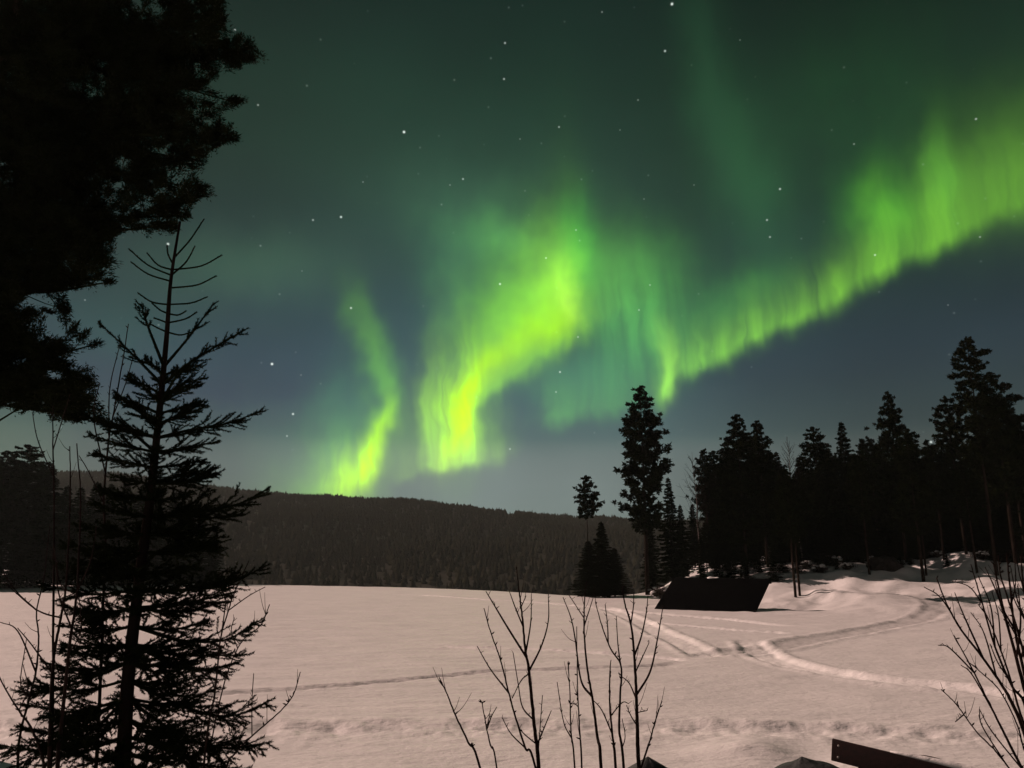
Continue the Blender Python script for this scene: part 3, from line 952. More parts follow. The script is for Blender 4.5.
fill = [(650, 520, 80), (692, 500, 84), (712, 478, 82), (728, 470, 88), (748, 462, 80), (768, 474, 84), (782, 480, 76), (800, 466, 82), (815, 470, 90), (832, 474, 80), (850, 462, 84),
        (862, 478, 76), (878, 458, 82), (896, 464, 88), (915, 470, 80), (934, 466, 74), (952, 462, 80), (975, 452, 72), (1010, 470, 70), (1035, 440, 66), (1050, 420, 60), (988, 470, 84), (740, 500, 94), (800, 500, 98), (860, 500, 96), (920, 500, 94),
        (705, 520, 72), (755, 505, 74), (845, 520, 72), (870, 520, 70), (955, 510, 66), (822, 520, 68), (898, 515, 70), (1000, 500, 64)]
fill += [(px, top, 78 + (px % 9)) for px, top in ((714, 452), (728, 444), (746, 440), (768, 452), (784, 462), (800, 456), (824, 450), (834, 455), (852, 452), (862, 446), (876, 440), (900, 446), (918, 452), (932, 446), (950, 440), (980, 420), (998, 430), (1012, 440), (1024, 436))]
fill += [(px, top, Y) for px, top, Y in zip(range(700, 1040, 13), [528, 515, 534, 520, 512, 530, 522, 516, 535, 540, 524, 518, 538, 520, 530, 526, 512, 534, 528, 516, 526, 520, 510, 522, 516, 508, 512], [69, 73, 71, 76, 72, 70, 75, 71, 73, 77, 70, 74, 72, 76, 70, 73, 69, 72, 75, 70, 68, 72, 66, 70, 65, 66, 64])]
for n_, (px, top, Y) in enumerate(fill):
    plant(random.choice(['spruce_a', 'spruce_b', 'spruce_c', 'spruce_c', 'spruce_a', 'pine_c'] if top > 490 else ['spruce_a', 'pine_c', 'spruce_c', 'pine_a', 'pine_c']), px, top + random.uniform(-6, 6), Y, FILL, WG, name='conifer_tree', sx=random.uniform(1.1, 1.5))
for px, top, Y in [(772, 552, 62), (781, 548, 66), (797, 551, 64), (806, 546, 67), (818, 553, 65), (830, 549, 68), (846, 552, 66), (862, 548, 68), (878, 553, 70), (893, 549, 68), (909, 552, 67), (924, 546, 69), (938, 550, 68), (951, 544, 67), (972, 548, 65), (988, 542, 63), (1003, 545, 64), (1018, 540, 62),
                   (757, 548, 66), (744, 552, 64), (730, 550, 66), (716, 554, 65), (836, 558, 63), (901, 556, 64), (946, 554, 62), (870, 559, 63)]:
    plant(random.choice(['spruce_a', 'spruce_c', 'spruce_c']), px, top, Y, 'small dark spruce in the undergrowth at the foot of the wood', 'young spruces at the foot of the wood', name='young_spruce_tree', sx=random.uniform(1.6, 2.3))
# thin stems at the front of the wood whose crowns are lost in the dark
for px, top, Y, kind, lab in [(785, 470, 55, 'pine_b', 'thin dark pine, left of a pair of close stems just right of the lean-to'),
                              (790, 480, 55.3, 'pine_b', 'thin dark pine, right of a pair of close stems beside the lean-to'),
                              (857, 455, 60, 'pine_b', 'straight dark pine on a bare stem between the snowy bushes and the dark boulder'),
                              (906, 430, 58, 'pine_a', 'thick-stemmed dark pine beside the dark boulder, at the front of the wood'),
                              (915, 470, 59, 'pine_b', 'dark pine close behind the thick-stemmed one by the boulder'),
                              (932, 450, 64, 'pine_b', 'thin pine set back in the snow left of the tallest pine'),
                              (962, 460, 57, 'pine_b', 'slender pine just left of the foot of the tallest pine')]:
    plant(kind, px, top, Y, lab, sx=1.0)

# wood on the left bank
LG_ = 'trees of the dark wood on the left bank'
plant('pine_a', 30, 446, 96, 'round-topped pine on the left bank, highest of the dark trees behind the young spruce', sx=1.5, rot=1)
plant('pine_a', 8, 452, 94, 'second round-topped pine at the left picture edge behind the snow', sx=1.3, rot=2)
for n_, (px, top, Y) in enumerate([(-20, 455, 92), (-35, 450, 98), (50, 462, 104), (68, 486, 108), (82, 488, 100), (98, 482, 112), (112, 484, 104), (128, 478, 112), (145, 484, 106), (160, 486, 115), (176, 492, 110), (190, 500, 106), (204, 512, 112), (216, 528, 108),
                                   (5, 510, 84), (22, 520, 86), (40, 516, 88), (58, 525, 90), (75, 520, 92), (92, 530, 94), (108, 522, 96), (125, 530, 98), (140, 524, 98), (158, 532, 100), (172, 530, 102), (188, 536, 104), (-10, 505, 82)]):
    plant(random.choice(['spruce_a', 'spruce_c', 'spruce_c', 'spruce_b']), px, top, Y, 'dark spruce in the black wood on the left bank, behind the young spruce', LG_, name='spruce_tree', sx=random.uniform(1.2, 1.7))

# ------------------------------------------------------------------ snowy bushes, far shore shrubs, boulder
def bush_mesh(seed, rad=.8, n=420):
    rng = np.random.default_rng(seed)
    bb = MB()
    for q in range(26):
        a = rng.uniform(0, 2 * pi); l = rad * rng.uniform(.6, 1.15)
        d = np.array([cos(a) * rng.uniform(.2, 1), sin(a) * rng.uniform(.2, 1), rng.uniform(.5, 1)])
        e = d * l
        p = curve_pts([np.array([0, 0, -.15]), e * .5 + rng.normal(0, .06, 3), e + np.array([0, 0, -.15 * l])], 6)
        bb.tube(p, np.linspace(.02, .006, len(p)), 3, cap=False)
        m = 16
        c = p[rng.integers(2, len(p), m)] + rng.normal(0, .06, (m, 3))
        bb.leaves(c, rng.normal(size=(m, 3)) + np.array([0, 0, .4]), rng.uniform(.12, .3, m), .06, rng)
    return bb.mesh('twigs')


def snow_lump_mesh(seed, s):
    rng = np.random.default_rng(seed)
    th = np.linspace(0, 2 * pi, 11)[:-1]
    rings = []
    for ph in (-.6, -.1, .4, .9):
        rings.append(s * np.stack([np.cos(th) * cos(ph), np.sin(th) * cos(ph), np.full(10, sin(ph) * .5)], -1) * rng.uniform(.8, 1.2, (10, 1)))
    v = np.vstack(rings + [[[0, 0, s * .5]], [[0, 0, -s * .33]]])
    q_ = [[r_ * 10 + t, r_ * 10 + (t + 1) % 10, (r_ + 1) * 10 + (t + 1) % 10, (r_ + 1) * 10 + t] for r_ in range(3) for t in range(10)]
    bb = MB(); bb.add(v, [[30 + t, 30 + (t + 1) % 10, 40] for t in range(10)] + [[(t + 1) % 10, t, 41] for t in range(10)], q_)
    return bb.mesh('snow_lump')


BM = [bush_mesh(s) for s in (51, 52, 53)]
SM = [snow_lump_mesh(s, r_) for s, r_ in ((54, .24), (55, .17), (56, .13))]
for q, (px, py, Y, s, lab) in enumerate([
        (662, 585, 62, 1.3, 'snow-dusted bush between the lone pine\'s foot and the left end of the lean-to'),
        (655, 578, 66, 1.1, 'snow-dusted bush just behind the one at the lean-to\'s left end'),
        (808, 580, 66, 1.0, 'snowy bush nearest the lean-to at the edge of the wood'),
        (822, 584, 64, 1.0, 'second snowy bush from the lean-to, low on the bank'),
        (836, 576, 68, 1.25, 'largest snowy bush on the bank, in front of the middle of the wood'),
        (848, 586, 62, .9, 'snowy bush left of the straight bare-stemmed pine'),
        (872, 574, 68, 1.0, 'snowy bush up the bank just left of the dark boulder'),
        (940, 576, 66, .9, 'snowy bush on the bank at the right, below the tallest pines'),
        (985, 580, 62, 1.0, 'snowy bush on the bank behind the twigs at the right edge')]):
    p = at(px, py, Y)
    t = thing('snowy_bush', lab, 'bush', (p[0], p[1], gz(p[0], p[1])), 'snowy bushes along the right bank', q)
    t.scale = (s, s, s)
    part('twigs', BM[q % 3], 'shrub', t)
    for w in range(5):
        l_ = part('snow_lump', SM[(w + q) % 3], 'snow', t, smooth=True)
        a_ = w * 2.4 + q; r_ = .12 + .11 * w
        l_.location = (cos(a_) * r_, sin(a_) * r_, .62 - .05 * w); l_.rotation_euler = (0, 0, a_)


def rock_mesh(seed, r, squash=.6):
    rng = np.random.default_rng(seed)
    nth, nph = 20, 12
    v = []
    for a in range(nph + 1):
        ph = -pi / 2 + pi * a / nph
        for t in range(nth):
            th = 2 * pi * t / nth
            n_ = np.array([cos(ph) * cos(th), cos(ph) * sin(th), sin(ph)])
            k_ = 1 + .55 * float(fbm(np.array([n_[0] * 1.7 + seed]), np.array([n_[1] * 1.7 + n_[2] * 2.1]), seed, 3)[0])
            v.append(n_ * r * k_ * np.array([1.25, .9, squash]))
    q_ = [[a * nth + t, a * nth + (t + 1) % nth, (a + 1) * nth + (t + 1) % nth, (a + 1) * nth + t] for a in range(nph) for t in range(nth)]
    bb = MB(); bb.add(v, None, q_)
    return bb.mesh('rock')


p = at(886, 576, 61)
t = thing('boulder', 'low dark boulder on the snowy bank in front of the wood', 'boulder', (p[0], p[1], gz(p[0], p[1]) + .15))
part('rock', rock_mesh(61, 1.0, .75), 'rock', t, smooth=True)

# ------------------------------------------------------------------ the lean-to hut with its roof down to the snow
th_ = radians(40)
ev = np.array([cos(th_), -sin(th_), 0]); rv = np.array([sin(th_), cos(th_), 0]); zv = np.array([0, 0, 1.0])
e0 = at(655, 604.5, 51); o = np.array([e0[0], e0[1], 0.0])
LEN, RUN, RISE = 6.6, 2.6, 1.8
hut = thing('lean_to_hut', 'low lean-to with a black roof sloping into the snow at the edge of the wood', 'hut', o)
L2 = math.hypot(RUN, RISE)
up = (rv * RUN + zv * RISE) / L2; nrm = np.cross(ev, up)


def fr_front(v): return v[:, :1] * ev + v[:, 1:2] * up + v[:, 2:3] * nrm


b = MB(); b.box((0, -.35, -.05), (LEN, L2 + .08, .05), fr_front)
rf = part('roof', b, 'felt', hut); bevel(rf, .012)
apex = rv * RUN + zv * RISE
b = MB(); b.tube([apex - zv * .14 - ev * .02, apex - zv * .14 + ev * (LEN + .02)], .08, 8)
part('ridge_beam', b, 'boards', hut, smooth=True)
for x0 in (.9, LEN / 2, LEN - 1.5):
    b = MB(); b.tube([ev * x0 + rv * (RUN - .05) - zv * .4, ev * x0 + rv * (RUN - .05) + zv * (RISE - .2)], .07, 8)
    part('post', b, 'boards', hut, smooth=True)
for x0 in (.4, LEN * .35, LEN * .65, LEN - .4):
    b = MB(); b.tube([ev * x0 + rv * .1 + zv * .02, ev * x0 + rv * (RUN - .1) + zv * (RISE - .13)], .05, 6)
    part('rafter', b, 'boards', hut, smooth=True)
# snow left lying on the ridge
b = MB()
nn = 14
s_ = np.linspace(0, 1, nn)
pts = [ev * (2.3 + .9 * q) + apex + zv * (.03 + .06 * q) + rv * .06 for q in s_]
b.tube(pts, .085 * (1 + .5 * np.sin(7 * s_)) * np.sin(pi * s_) ** .6 + .01, 8)
part('snow_patch', b, 'snow', hut, smooth=True)


# ------------------------------------------------------------------ bare saplings in the foreground
def stem_plant(name, label, cat, stems, Y, group=None, scale=1.0, buds=True, fixed_base=None):
    """stems: list of (pixel polyline, base radius px, [branch polylines with radius]); first point of the first stem is the foot"""
    rng = np.random.default_rng(abs(hash(label)) % 1000 if False else len(label) * 13 + int(stems[0][0][0][0]) % 997)
    first = stems[0][0]
    foot = at(first[0][0], first[0][1], Y)
    gx_, gy_ = foot[0], foot[1]
    if fixed_base is not None:
        gx_, gy_ = at(fixed_base[0], fixed_base[1], Y)[:2]
    base = np.array([gx_, gy_, gz(gx_, gy_)])
    t = thing(name, label, cat, base, group)
    px2m = Y / FPX

    def lift(poly, dep0, spread):
        n_ = len(poly)
        dd = dep0 + np.cumsum(rng.normal(0, spread, n_)) * px2m * 30
        dd[0] = dep0
        return np.array([at(p_[0], p_[1], Y + d_) for p_, d_ in zip(poly, dd)]), dd

    for poly, r0, brs in stems:
        pts, dd = lift(poly, 0.0, .25)
        if poly is first or poly[0][1] >= 755:
            q0 = pts[0].copy(); d_ = q0 - pts[1]
            d_[2] = min(d_[2], -.05); d_ = d_ / -d_[2]                # carry the stem on down to the snow
            drop_ = q0[2] - gz(q0[0], q0[1]) + .12
            if drop_ > .02: pts = np.vstack([q0 + np.array([d_[0] * .5 * drop_, 0, -drop_]), pts])
        cp = curve_pts(pts, 8 * (len(pts) - 1))
        cp[1:-1] += rng.normal(0, .10 * px2m, (len(cp) - 2, 3))
        rad_ = np.linspace(r0 * .8, max(.42, r0 * .2), len(cp)) * px2m
        b_ = MB(); b_.tube(cp - base, rad_, 7)
        if buds:
            for kk in rng.integers(len(cp) // 3, len(cp) - 1, 4):      # hair-thin twigs
                d_ = rng.normal(size=3); d_[2] = abs(d_[2]) + .9; d_ /= np.linalg.norm(d_)
                l_ = rng.uniform(8, 22) * px2m
                b_.tube(curve_pts([cp[kk] - base, cp[kk] - base + d_ * l_ * .5, cp[kk] - base + d_ * l_ + np.array([0, 0, .25 * l_])], 6), np.linspace(.36, .16, 7) * px2m, 4)
            k = rng.integers(len(cp) // 3, len(cp), 7)
            for kk in k:
                d_ = rng.normal(size=3); d_[2] = abs(d_[2]) + .5; d_ /= np.linalg.norm(d_)
                b_.tube([cp[kk] - base, cp[kk] - base + d_ * 2.2 * px2m, cp[kk] - base + d_ * 4 * px2m], [rad_[kk] * .7, .7 * px2m, .15 * px2m], 4)
        st = part('stem', b_, 'twig', t, smooth=True)
        for bp_, br in brs:
            # starts on the stem at the nearest point
            s0 = at(bp_[0][0], bp_[0][1], Y)
            kk = int(np.argmin(np.linalg.norm((cp - s0)[:, [0, 2]], axis=1)))
            dep0 = cp[kk][1] - Y
            bpts, _ = lift(bp_, dep0, .5)
            bpts[0] = cp[kk]
            bc = curve_pts(bpts, 7 * (len(bpts) - 1))
            b_ = MB(); rb_ = np.linspace(br * .85, max(.38, br * .3), len(bc)) * px2m
            b_.tube(bc - base, rb_, 6)
            for kb in rng.integers(1, len(bc), 6):
                d_ = rng.normal(size=3); d_[2] = abs(d_[2]) + .5; d_ /= np.linalg.norm(d_)
                b_.tube([bc[kb] - base, bc[kb] - base + d_ * rng.uniform(2, 5) * px2m], [rb_[kb] * .7, .2 * px2m], 4)
            part('branch', b_, 'twig', st, smooth=True)
    return t


def z5(*pts): return [(420 + x / 3.413, 543 + y / 3.413) for x, y in pts]


SG = 'bare saplings in the middle foreground'
stem_plant('bare_sapling', 'bare sapling with a straight stem and wide forked arms, tallest left of centre', 'sapling', [
    (z5((405, 768), (392, 640), (378, 500), (370, 420), (360, 370), (350, 260), (340, 180), (330, 90)), 2.6, [
        (z5((363, 385), (300, 290), (255, 215), (225, 165)), 1.3), (z5((354, 285), (325, 220), (305, 165)), 1.0), (z5((364, 370), (378, 270), (380, 175)), 1.1),
        (z5((374, 432), (415, 350), (438, 265), (438, 175)), 1.3), (z5((385, 610), (350, 560), (335, 480), (318, 375)), .9), (z5((397, 690), (420, 640), (448, 572)), 1.1),
        (z5((391, 690), (345, 640), (325, 590)), .8), (z5((346, 215), (362, 180)), .7), (z5((372, 440), (345, 470), (315, 530)), .8), (z5((400, 740), (412, 600), (418, 520)), .7)]),
    (z5((395, 765), (360, 700), (325, 590), (300, 500), (275, 400), (240, 300), (218, 222)), 1.5, [(z5((300, 495), (240, 430), (195, 352)), 1.0), (z5((355, 690), (310, 650), (280, 595)), .8)])], 6.0, SG)
stem_plant('bare_sapling', 'lone leaning whip-like sapling, leftmost of the middle foreground stems', 'sapling', [
    (z5((205, 768), (165, 680), (120, 585), (90, 510), (65, 458)), 1.6, [])], 6.4, SG)
stem_plant('bare_sapling', 'short thin sapling with a small fork near its top, beside the leaning whip', 'sapling', [
    (z5((262, 768), (240, 690), (225, 620), (212, 545)), 1.1, [(z5((227, 625), (245, 590), (262, 560)), .8)])], 6.5, SG)
stem_plant('bare_sapling', 'bare sapling with a dark upright stem and forked left arm, in the picture\'s middle', 'sapling', [
    (z5((618, 768), (605, 660), (590, 540), (570, 420), (560, 300), (562, 190), (568, 130)), 2.2, [
        (z5((588, 545), (550, 470), (530, 330), (515, 255), (488, 185)), 1.4), (z5((563, 290), (590, 190)), .9), (z5((516, 260), (510, 180)), .7)]),
    (z5((552, 768), (545, 640), (538, 500), (535, 285)), 1.3, []),
    (z5((528, 768), (515, 640), (512, 520), (505, 405)), 1.2, [(z5((518, 665), (490, 610), (468, 475)), .9), (z5((513, 545), (530, 550), (540, 560)), .7)])], 5.8, SG)
stem_plant('bare_sapling', 'bare sapling of several close crossing stems, just left of the stoutest one', 'sapling', [
    (z5((668, 768), (660, 680), (648, 560), (648, 450), (652, 400)), 1.9, [(z5((655, 640), (620, 570), (585, 530)), .9), (z5((650, 590), (690, 545), (712, 548)), .7)]),
    (z5((695, 768), (680, 640), (683, 520), (686, 420), (650, 360), (620, 280), (598, 200)), 1.8, [
        (z5((684, 425), (675, 340), (670, 250)), .9), (z5((640, 345), (640, 280), (632, 210)), .9), (z5((690, 700), (700, 660), (690, 600)), .6)])], 5.7, SG)
stem_plant('bare_sapling', 'stoutest bare sapling right of centre, its stem rising from beside a grey tarp peak', 'sapling', [
    (z5((747, 768), (742, 640), (738, 520), (732, 400), (722, 290), (700, 210), (690, 150)), 2.7, [
        (z5((733, 390), (755, 320), (772, 240), (778, 180)), 1.2), (z5((740, 530), (715, 480), (688, 455)), 1.0), (z5((744, 525), (785, 440), (810, 330), (830, 212)), 1.4),
        (z5((722, 280), (728, 220), (730, 170)), .9), (z5((778, 455), (782, 340)), .8), (z5((742, 620), (720, 590), (705, 555)), .8), (z5((747, 570), (775, 572)), .6)])], 5.6, SG)
stem_plant('bare_sapling', 'short reddish twig sapling leaning right behind the grey tarp peak', 'sapling', [
    (z5((762, 745), (780, 690), (800, 620), (812, 580), (826, 540)), 1.3, [])], 7.0, SG)


def z6(*pts): return [(924 + x / 3.52, 550 + y / 3.52) for x, y in pts]


stem_plant('bare_bush', 'bare many-stemmed bush leaning in at the right edge of the picture', 'bush', [
    (z6((420, 900), (352, 640), (300, 520), (270, 470), (200, 370), (130, 280), (80, 190), (45, 100)), 2.6, [(z6((200, 365), (140, 230), (108, 150)), 1.2), (z6((120, 270), (60, 170), (0, 130)), .9), (z6((250, 440), (210, 290), (165, 220)), 1.0)]),
    (z6((425, 900), (345, 768), (285, 650), (230, 540), (160, 400), (105, 300)), 2.1, [(z6((150, 385), (90, 345), (50, 335)), .9), (z6((235, 545), (170, 440), (130, 405)), .9), (z6((330, 735), (240, 640), (195, 560)), .9)]),
    (z6((430, 900), (360, 560), (310, 480), (250, 340), (200, 170), (165, 50)), 2.3, [(z6((245, 330), (235, 200), (190, 90)), 1.0), (z6((205, 190), (160, 130), (100, 110)), .8)]),
    (z6((430, 900), (370, 560), (325, 380), (280, 210), (245, 50)), 3.2, [(z6((300, 290), (260, 160), (215, 60)), 1.3), (z6((320, 370), (340, 250), (330, 120)), 1.3)]),
    (z6((440, 900), (395, 600), (350, 420), (320, 280), (300, 100), (290, 10)), 2.8, [(z6((318, 280), (275, 200), (250, 110)), 1.2), (z6((345, 400), (365, 270), (350, 100)), 1.2)]),
    (z6((400, 900), (300, 768), (245, 700), (185, 640), (115, 545), (60, 490)), 1.2, [(z6((245, 705), (205, 620), (195, 560)), .8), (z6((118, 550), (110, 605)), .7)]),
    (z6((440, 900), (420, 500), (385, 300), (350, 120), (340, 20)), 2.6, [(z6((385, 300), (330, 200), (300, 130)), 1.1)]),
    (z6((450, 900), (410, 640), (375, 460), (345, 340), (305, 200), (270, 90), (262, 20)), 2.4, [(z6((345, 340), (300, 260), (262, 200)), 1.0), (z6((305, 205), (322, 120), (320, 40)), .9)]),
    (z6((450, 900), (430, 640), (400, 420), (372, 260), (352, 150), (322, 30)), 2.2, [(z6((372, 260), (330, 180), (305, 60)), 1.0)]),
    (z6((440, 900), (380, 700), (335, 560), (300, 440), (262, 330), (225, 240), (190, 190)), 1.8, [(z6((300, 440), (262, 400), (232, 330)), .9), (z6((262, 330), (262, 230), (240, 150)), .8)]),
    (z6((435, 900), (352, 700), (330, 620), (270, 500), (200, 430), (150, 390)), 1.2, []),
], 4.6, buds=True)


def z4(*pts): return [(x / 3.413, 543 + y / 3.413) for x, y in pts]


def z3(*pts): return [(x / 3.413, 400 + y / 3.413) for x, y in pts]


TG = 'thin bare saplings around the young spruce'
stem_plant('bare_sapling', 'dark upright sapling left of the young spruce trunk, one of two stems close together', 'sapling', [
    (z4((165, 800), (172, 600), (182, 400), (205, 270), (225, 150), (235, -20), (240, -200), (238, -330)), 2.4, [(z4((205, 270), (150, 240), (100, 210), (10, 130)), 1.1), (z4((225, 170), (200, 120), (185, 20)), .9), (z4((180, 450), (110, 350), (60, 290)), 1.0)])], 6.3, TG)
stem_plant('bare_sapling', 'straight dark sapling nearer the young spruce, right one of two close stems', 'sapling', [
    (z4((195, 800), (208, 640), (225, 470), (240, 330), (262, 180), (268, 60), (275, -150), (262, -340)), 2.7, [(z4((245, 300), (200, 170), (190, 60)), 1.0), (z4((262, 170), (310, 60), (330, -60)), .9), (z4((235, 380), (275, 300), (270, 180)), .8)])], 6.2, TG)
stem_plant('bare_sapling', 'thin crooked sapling furthest left over the snow', 'sapling', [
    (z4((60, 800), (68, 660), (100, 530), (122, 440), (132, 330), (125, 230), (150, 120), (170, -60)), 1.7, [(z4((122, 440), (60, 300), (0, 270)), 1.0), (z4((125, 240), (60, 170), (10, 100)), .9), (z4((100, 540), (70, 480), (90, 330)), .7)])], 6.8, TG)
stem_plant('bare_sapling', 'arching twig sapling bending in from the left edge at the bottom', 'sapling', [
    (z4((160, 800), (110, 640), (70, 580), (20, 500), (-40, 380)), 1.8, [(z4((60, 570), (95, 500), (80, 420)), .8)])], 6.0, TG)
stem_plant('bare_sapling', 'tall thin sapling whose tip ends among the pine boughs left of the young spruce', 'sapling', [
    (z3((330, 1220), (345, 900), (352, 700), (360, 500), (355, 330), (372, 130), (385, 60), (420, -140), (438, -260)), 2.2, [(z3((360, 260), (320, 60), (340, -60)), .9), (z3((372, 130), (375, -40), (412, -200)), .8), (z3((385, 60), (430, -60), (452, -140)), .7), (z3((356, 340), (300, 240), (270, 190)), .7)])], 7.2, TG)
stem_plant('bare_sapling', 'thin sapling with a straight vertical tip against the sky at far left', 'sapling', [
    (z3((175, 1220), (182, 700), (185, 350), (180, 150), (182, 20)), 1.9, [(z3((184, 250), (130, 140), (110, 40)), .7), (z3((180, 160), (215, 60), (240, -20)), .7)])], 7.4, TG)
stem_plant('bare_sapling', 'thin grey sapling rising right of the young spruce over the snow', 'sapling', [
    (z4((690, 800), (712, 620), (735, 500), (752, 330), (780, 230), (800, 170), (850, 60)), 1.5, [(z4((755, 320), (770, 200), (775, 80)), .8), (z4((790, 240), (850, 180), (905, 150)), .7), (z4((735, 500), (690, 380), (680, 300)), .7)])], 6.6, TG)
stem_plant('bare_sapling', 'slender bowed twig right of the young spruce\'s lowest boughs', 'sapling', [
    (z4((760, 800), (800, 720), (870, 650), (950, 580), (1000, 520), (1025, 440)), 1.2, [(z4((865, 655), (860, 540), (866, 445)), .6)])], 6.5, TG)
stem_plant('bare_sapling', 'fine bowed twig crossing the snow right of the young spruce at mid height', 'sapling', [
    (z4((700, 800), (760, 500), (820, 345), (890, 280), (920, 210)), .9, [(z4((820, 345), (790, 300), (800, 255)), .6)])], 6.9, TG)

# ------------------------------------------------------------------ young spruce in the left foreground
YS = 7.0
PM = YS / FPX
LEADER = [(120, 800), (123, 768), (128, 680), (138, 590), (150, 500), (158, 425), (163, 376), (167, 332), (170, 288), (174, 258), (180, 222)]
axis = np.array([at(x, y, YS) for x, y in LEADER])
foot = np.array([axis[0][0] - .03, YS, gz(axis[0][0], YS)])
ax = curve_pts(np.vstack([foot - [0, 0, .2], axis]), 60)
ysp = thing('young_spruce', 'young spruce with a bare spiky leader in the left foreground', 'tree', foot)
tb, cb = MB(), MB()
hh = (ax[:, 2] - foot[2]) / (ax[-1][2] - foot[2])
tb.tube(ax - foot, np.clip(.062 * (1 - hh) + .010, .011, .1), 10)
rs = np.random.default_rng(77)
NC, ND, NL = [], [], []


def needles(pts, per_m, ln, cone=.75):
    """needles set round a shoot"""
    seg = np.linalg.norm(np.diff(pts, axis=0), axis=1)
    tot = seg.sum()
    n_ = max(4, int(tot * per_m))
    s = rs.uniform(0, 1, n_) * tot
    cum = np.concatenate([[0], np.cumsum(seg)])
    p_ = np.stack([np.interp(s, cum, pts[:, a]) for a in range(3)], -1)
    idx = np.clip(np.searchsorted(cum, s) - 1, 0, len(seg) - 1)
    tan_ = (np.diff(pts, axis=0) / (seg[:, None] + 1e-9))[idx]
    r_ = rs.normal(size=(n_, 3)); r_ -= (r_ * tan_).sum(1)[:, None] * tan_
    r_ /= np.linalg.norm(r_, axis=1)[:, None] + 1e-9
    NC.append(p_ - foot); ND.append(tan_ * .75 + r_ * cone); NL.append(rs.uniform(.7, 1.2, n_) * ln)


def bough(pts, r0, twigs, tw_len, bare=0.0):
    """a spruce branch with side twigs, all brushed with needles"""
    c = curve_pts(pts, 6 * (len(pts) - 1))
    cb.tube(c - foot, np.linspace(r0, .004, len(c)), 5)
    needles(c, 560, .028)
    if not twigs: return
    d = c[-1] - c[0]; L = np.linalg.norm(d); d = d / L
    side = np.cross(d, [0, 0, 1]); side /= np.linalg.norm(side) + 1e-9
    for q in range(twigs):
        s = rs.uniform(.12 + bare, .97)
        sg = 1 if q % 2 else -1
        k_ = s * (len(c) - 1); i0 = int(k_); p_ = c[i0] + (c[min(i0 + 1, len(c) - 1)] - c[i0]) * (k_ - i0)
        l_ = tw_len * (1.12 - s) * rs.uniform(.6, 1.2) + .05
        dr = d * .85 + side * sg * rs.uniform(.2, .75) + np.array([0, 0, rs.uniform(-.5, .55)])
        dr /= np.linalg.norm(dr)
        e = p_ + dr * l_ + np.array([0, 0, rs.uniform(-.03, .04) * l_])
        tw = curve_pts([p_, p_ + dr * l_ * .5 - np.array([0, 0, .006]), e], 6)
        cb.tube(tw - foot, np.linspace(.005, .002, len(tw)), 3, cap=False)
        needles(tw, 520, .026)
        if l_ > .22:
            for u in range(3):
                j0 = rs.integers(1, len(tw) - 1)
                dr2 = dr + rs.normal(0, .5, 3); dr2 /= np.linalg.norm(dr2)
                t2 = np.array([tw[j0], tw[j0] + dr2 * l_ * .25, tw[j0] + dr2 * l_ * .45])
                needles(t2, 480, .024)


# the bare shoots of the top, traced one by one, each given its own depth
TOP = [[(175, 260), (190, 240), (204, 219)], [(174, 262), (168, 254), (167, 245)], [(175, 277), (186, 262), (195, 246)], [(176, 268), (201, 266), (222, 255)],
       [(172, 272), (158, 265), (147, 253)], [(171, 278), (148, 265), (129, 249)], [(170, 284), (148, 274), (131, 262)], [(172, 288), (197, 285), (216, 276)],
       [(168, 306), (152, 302), (138, 293)], [(170, 306), (191, 303), (207, 297)], [(169, 316), (178, 315), (186, 311)], [(168, 322), (185, 319), (197, 312)],
       [(168, 318), (160, 310), (152, 303)], [(167, 321), (160, 320), (154, 318)], [(167, 330), (158, 328), (150, 324)], [(167, 336), (180, 335), (192, 332)]]
for tp in TOP:
    dz_ = rs.uniform(-.22, .22)
    pts = [at(x, y, YS + dz_ * q / (len(tp) - 1)) for q, (x, y) in enumerate(tp)]
    kk = int(np.argmin(np.linalg.norm((ax - pts[0])[:, [0, 2]], axis=1)))
    pts[0] = ax[kk]
    c = curve_pts(pts, 10)
    cb.tube(c - foot, np.linspace(.009, .006, len(c)), 5)
    needles(c, 620, .019, .55)
needles(ax[-16:], 620, .02, .55)
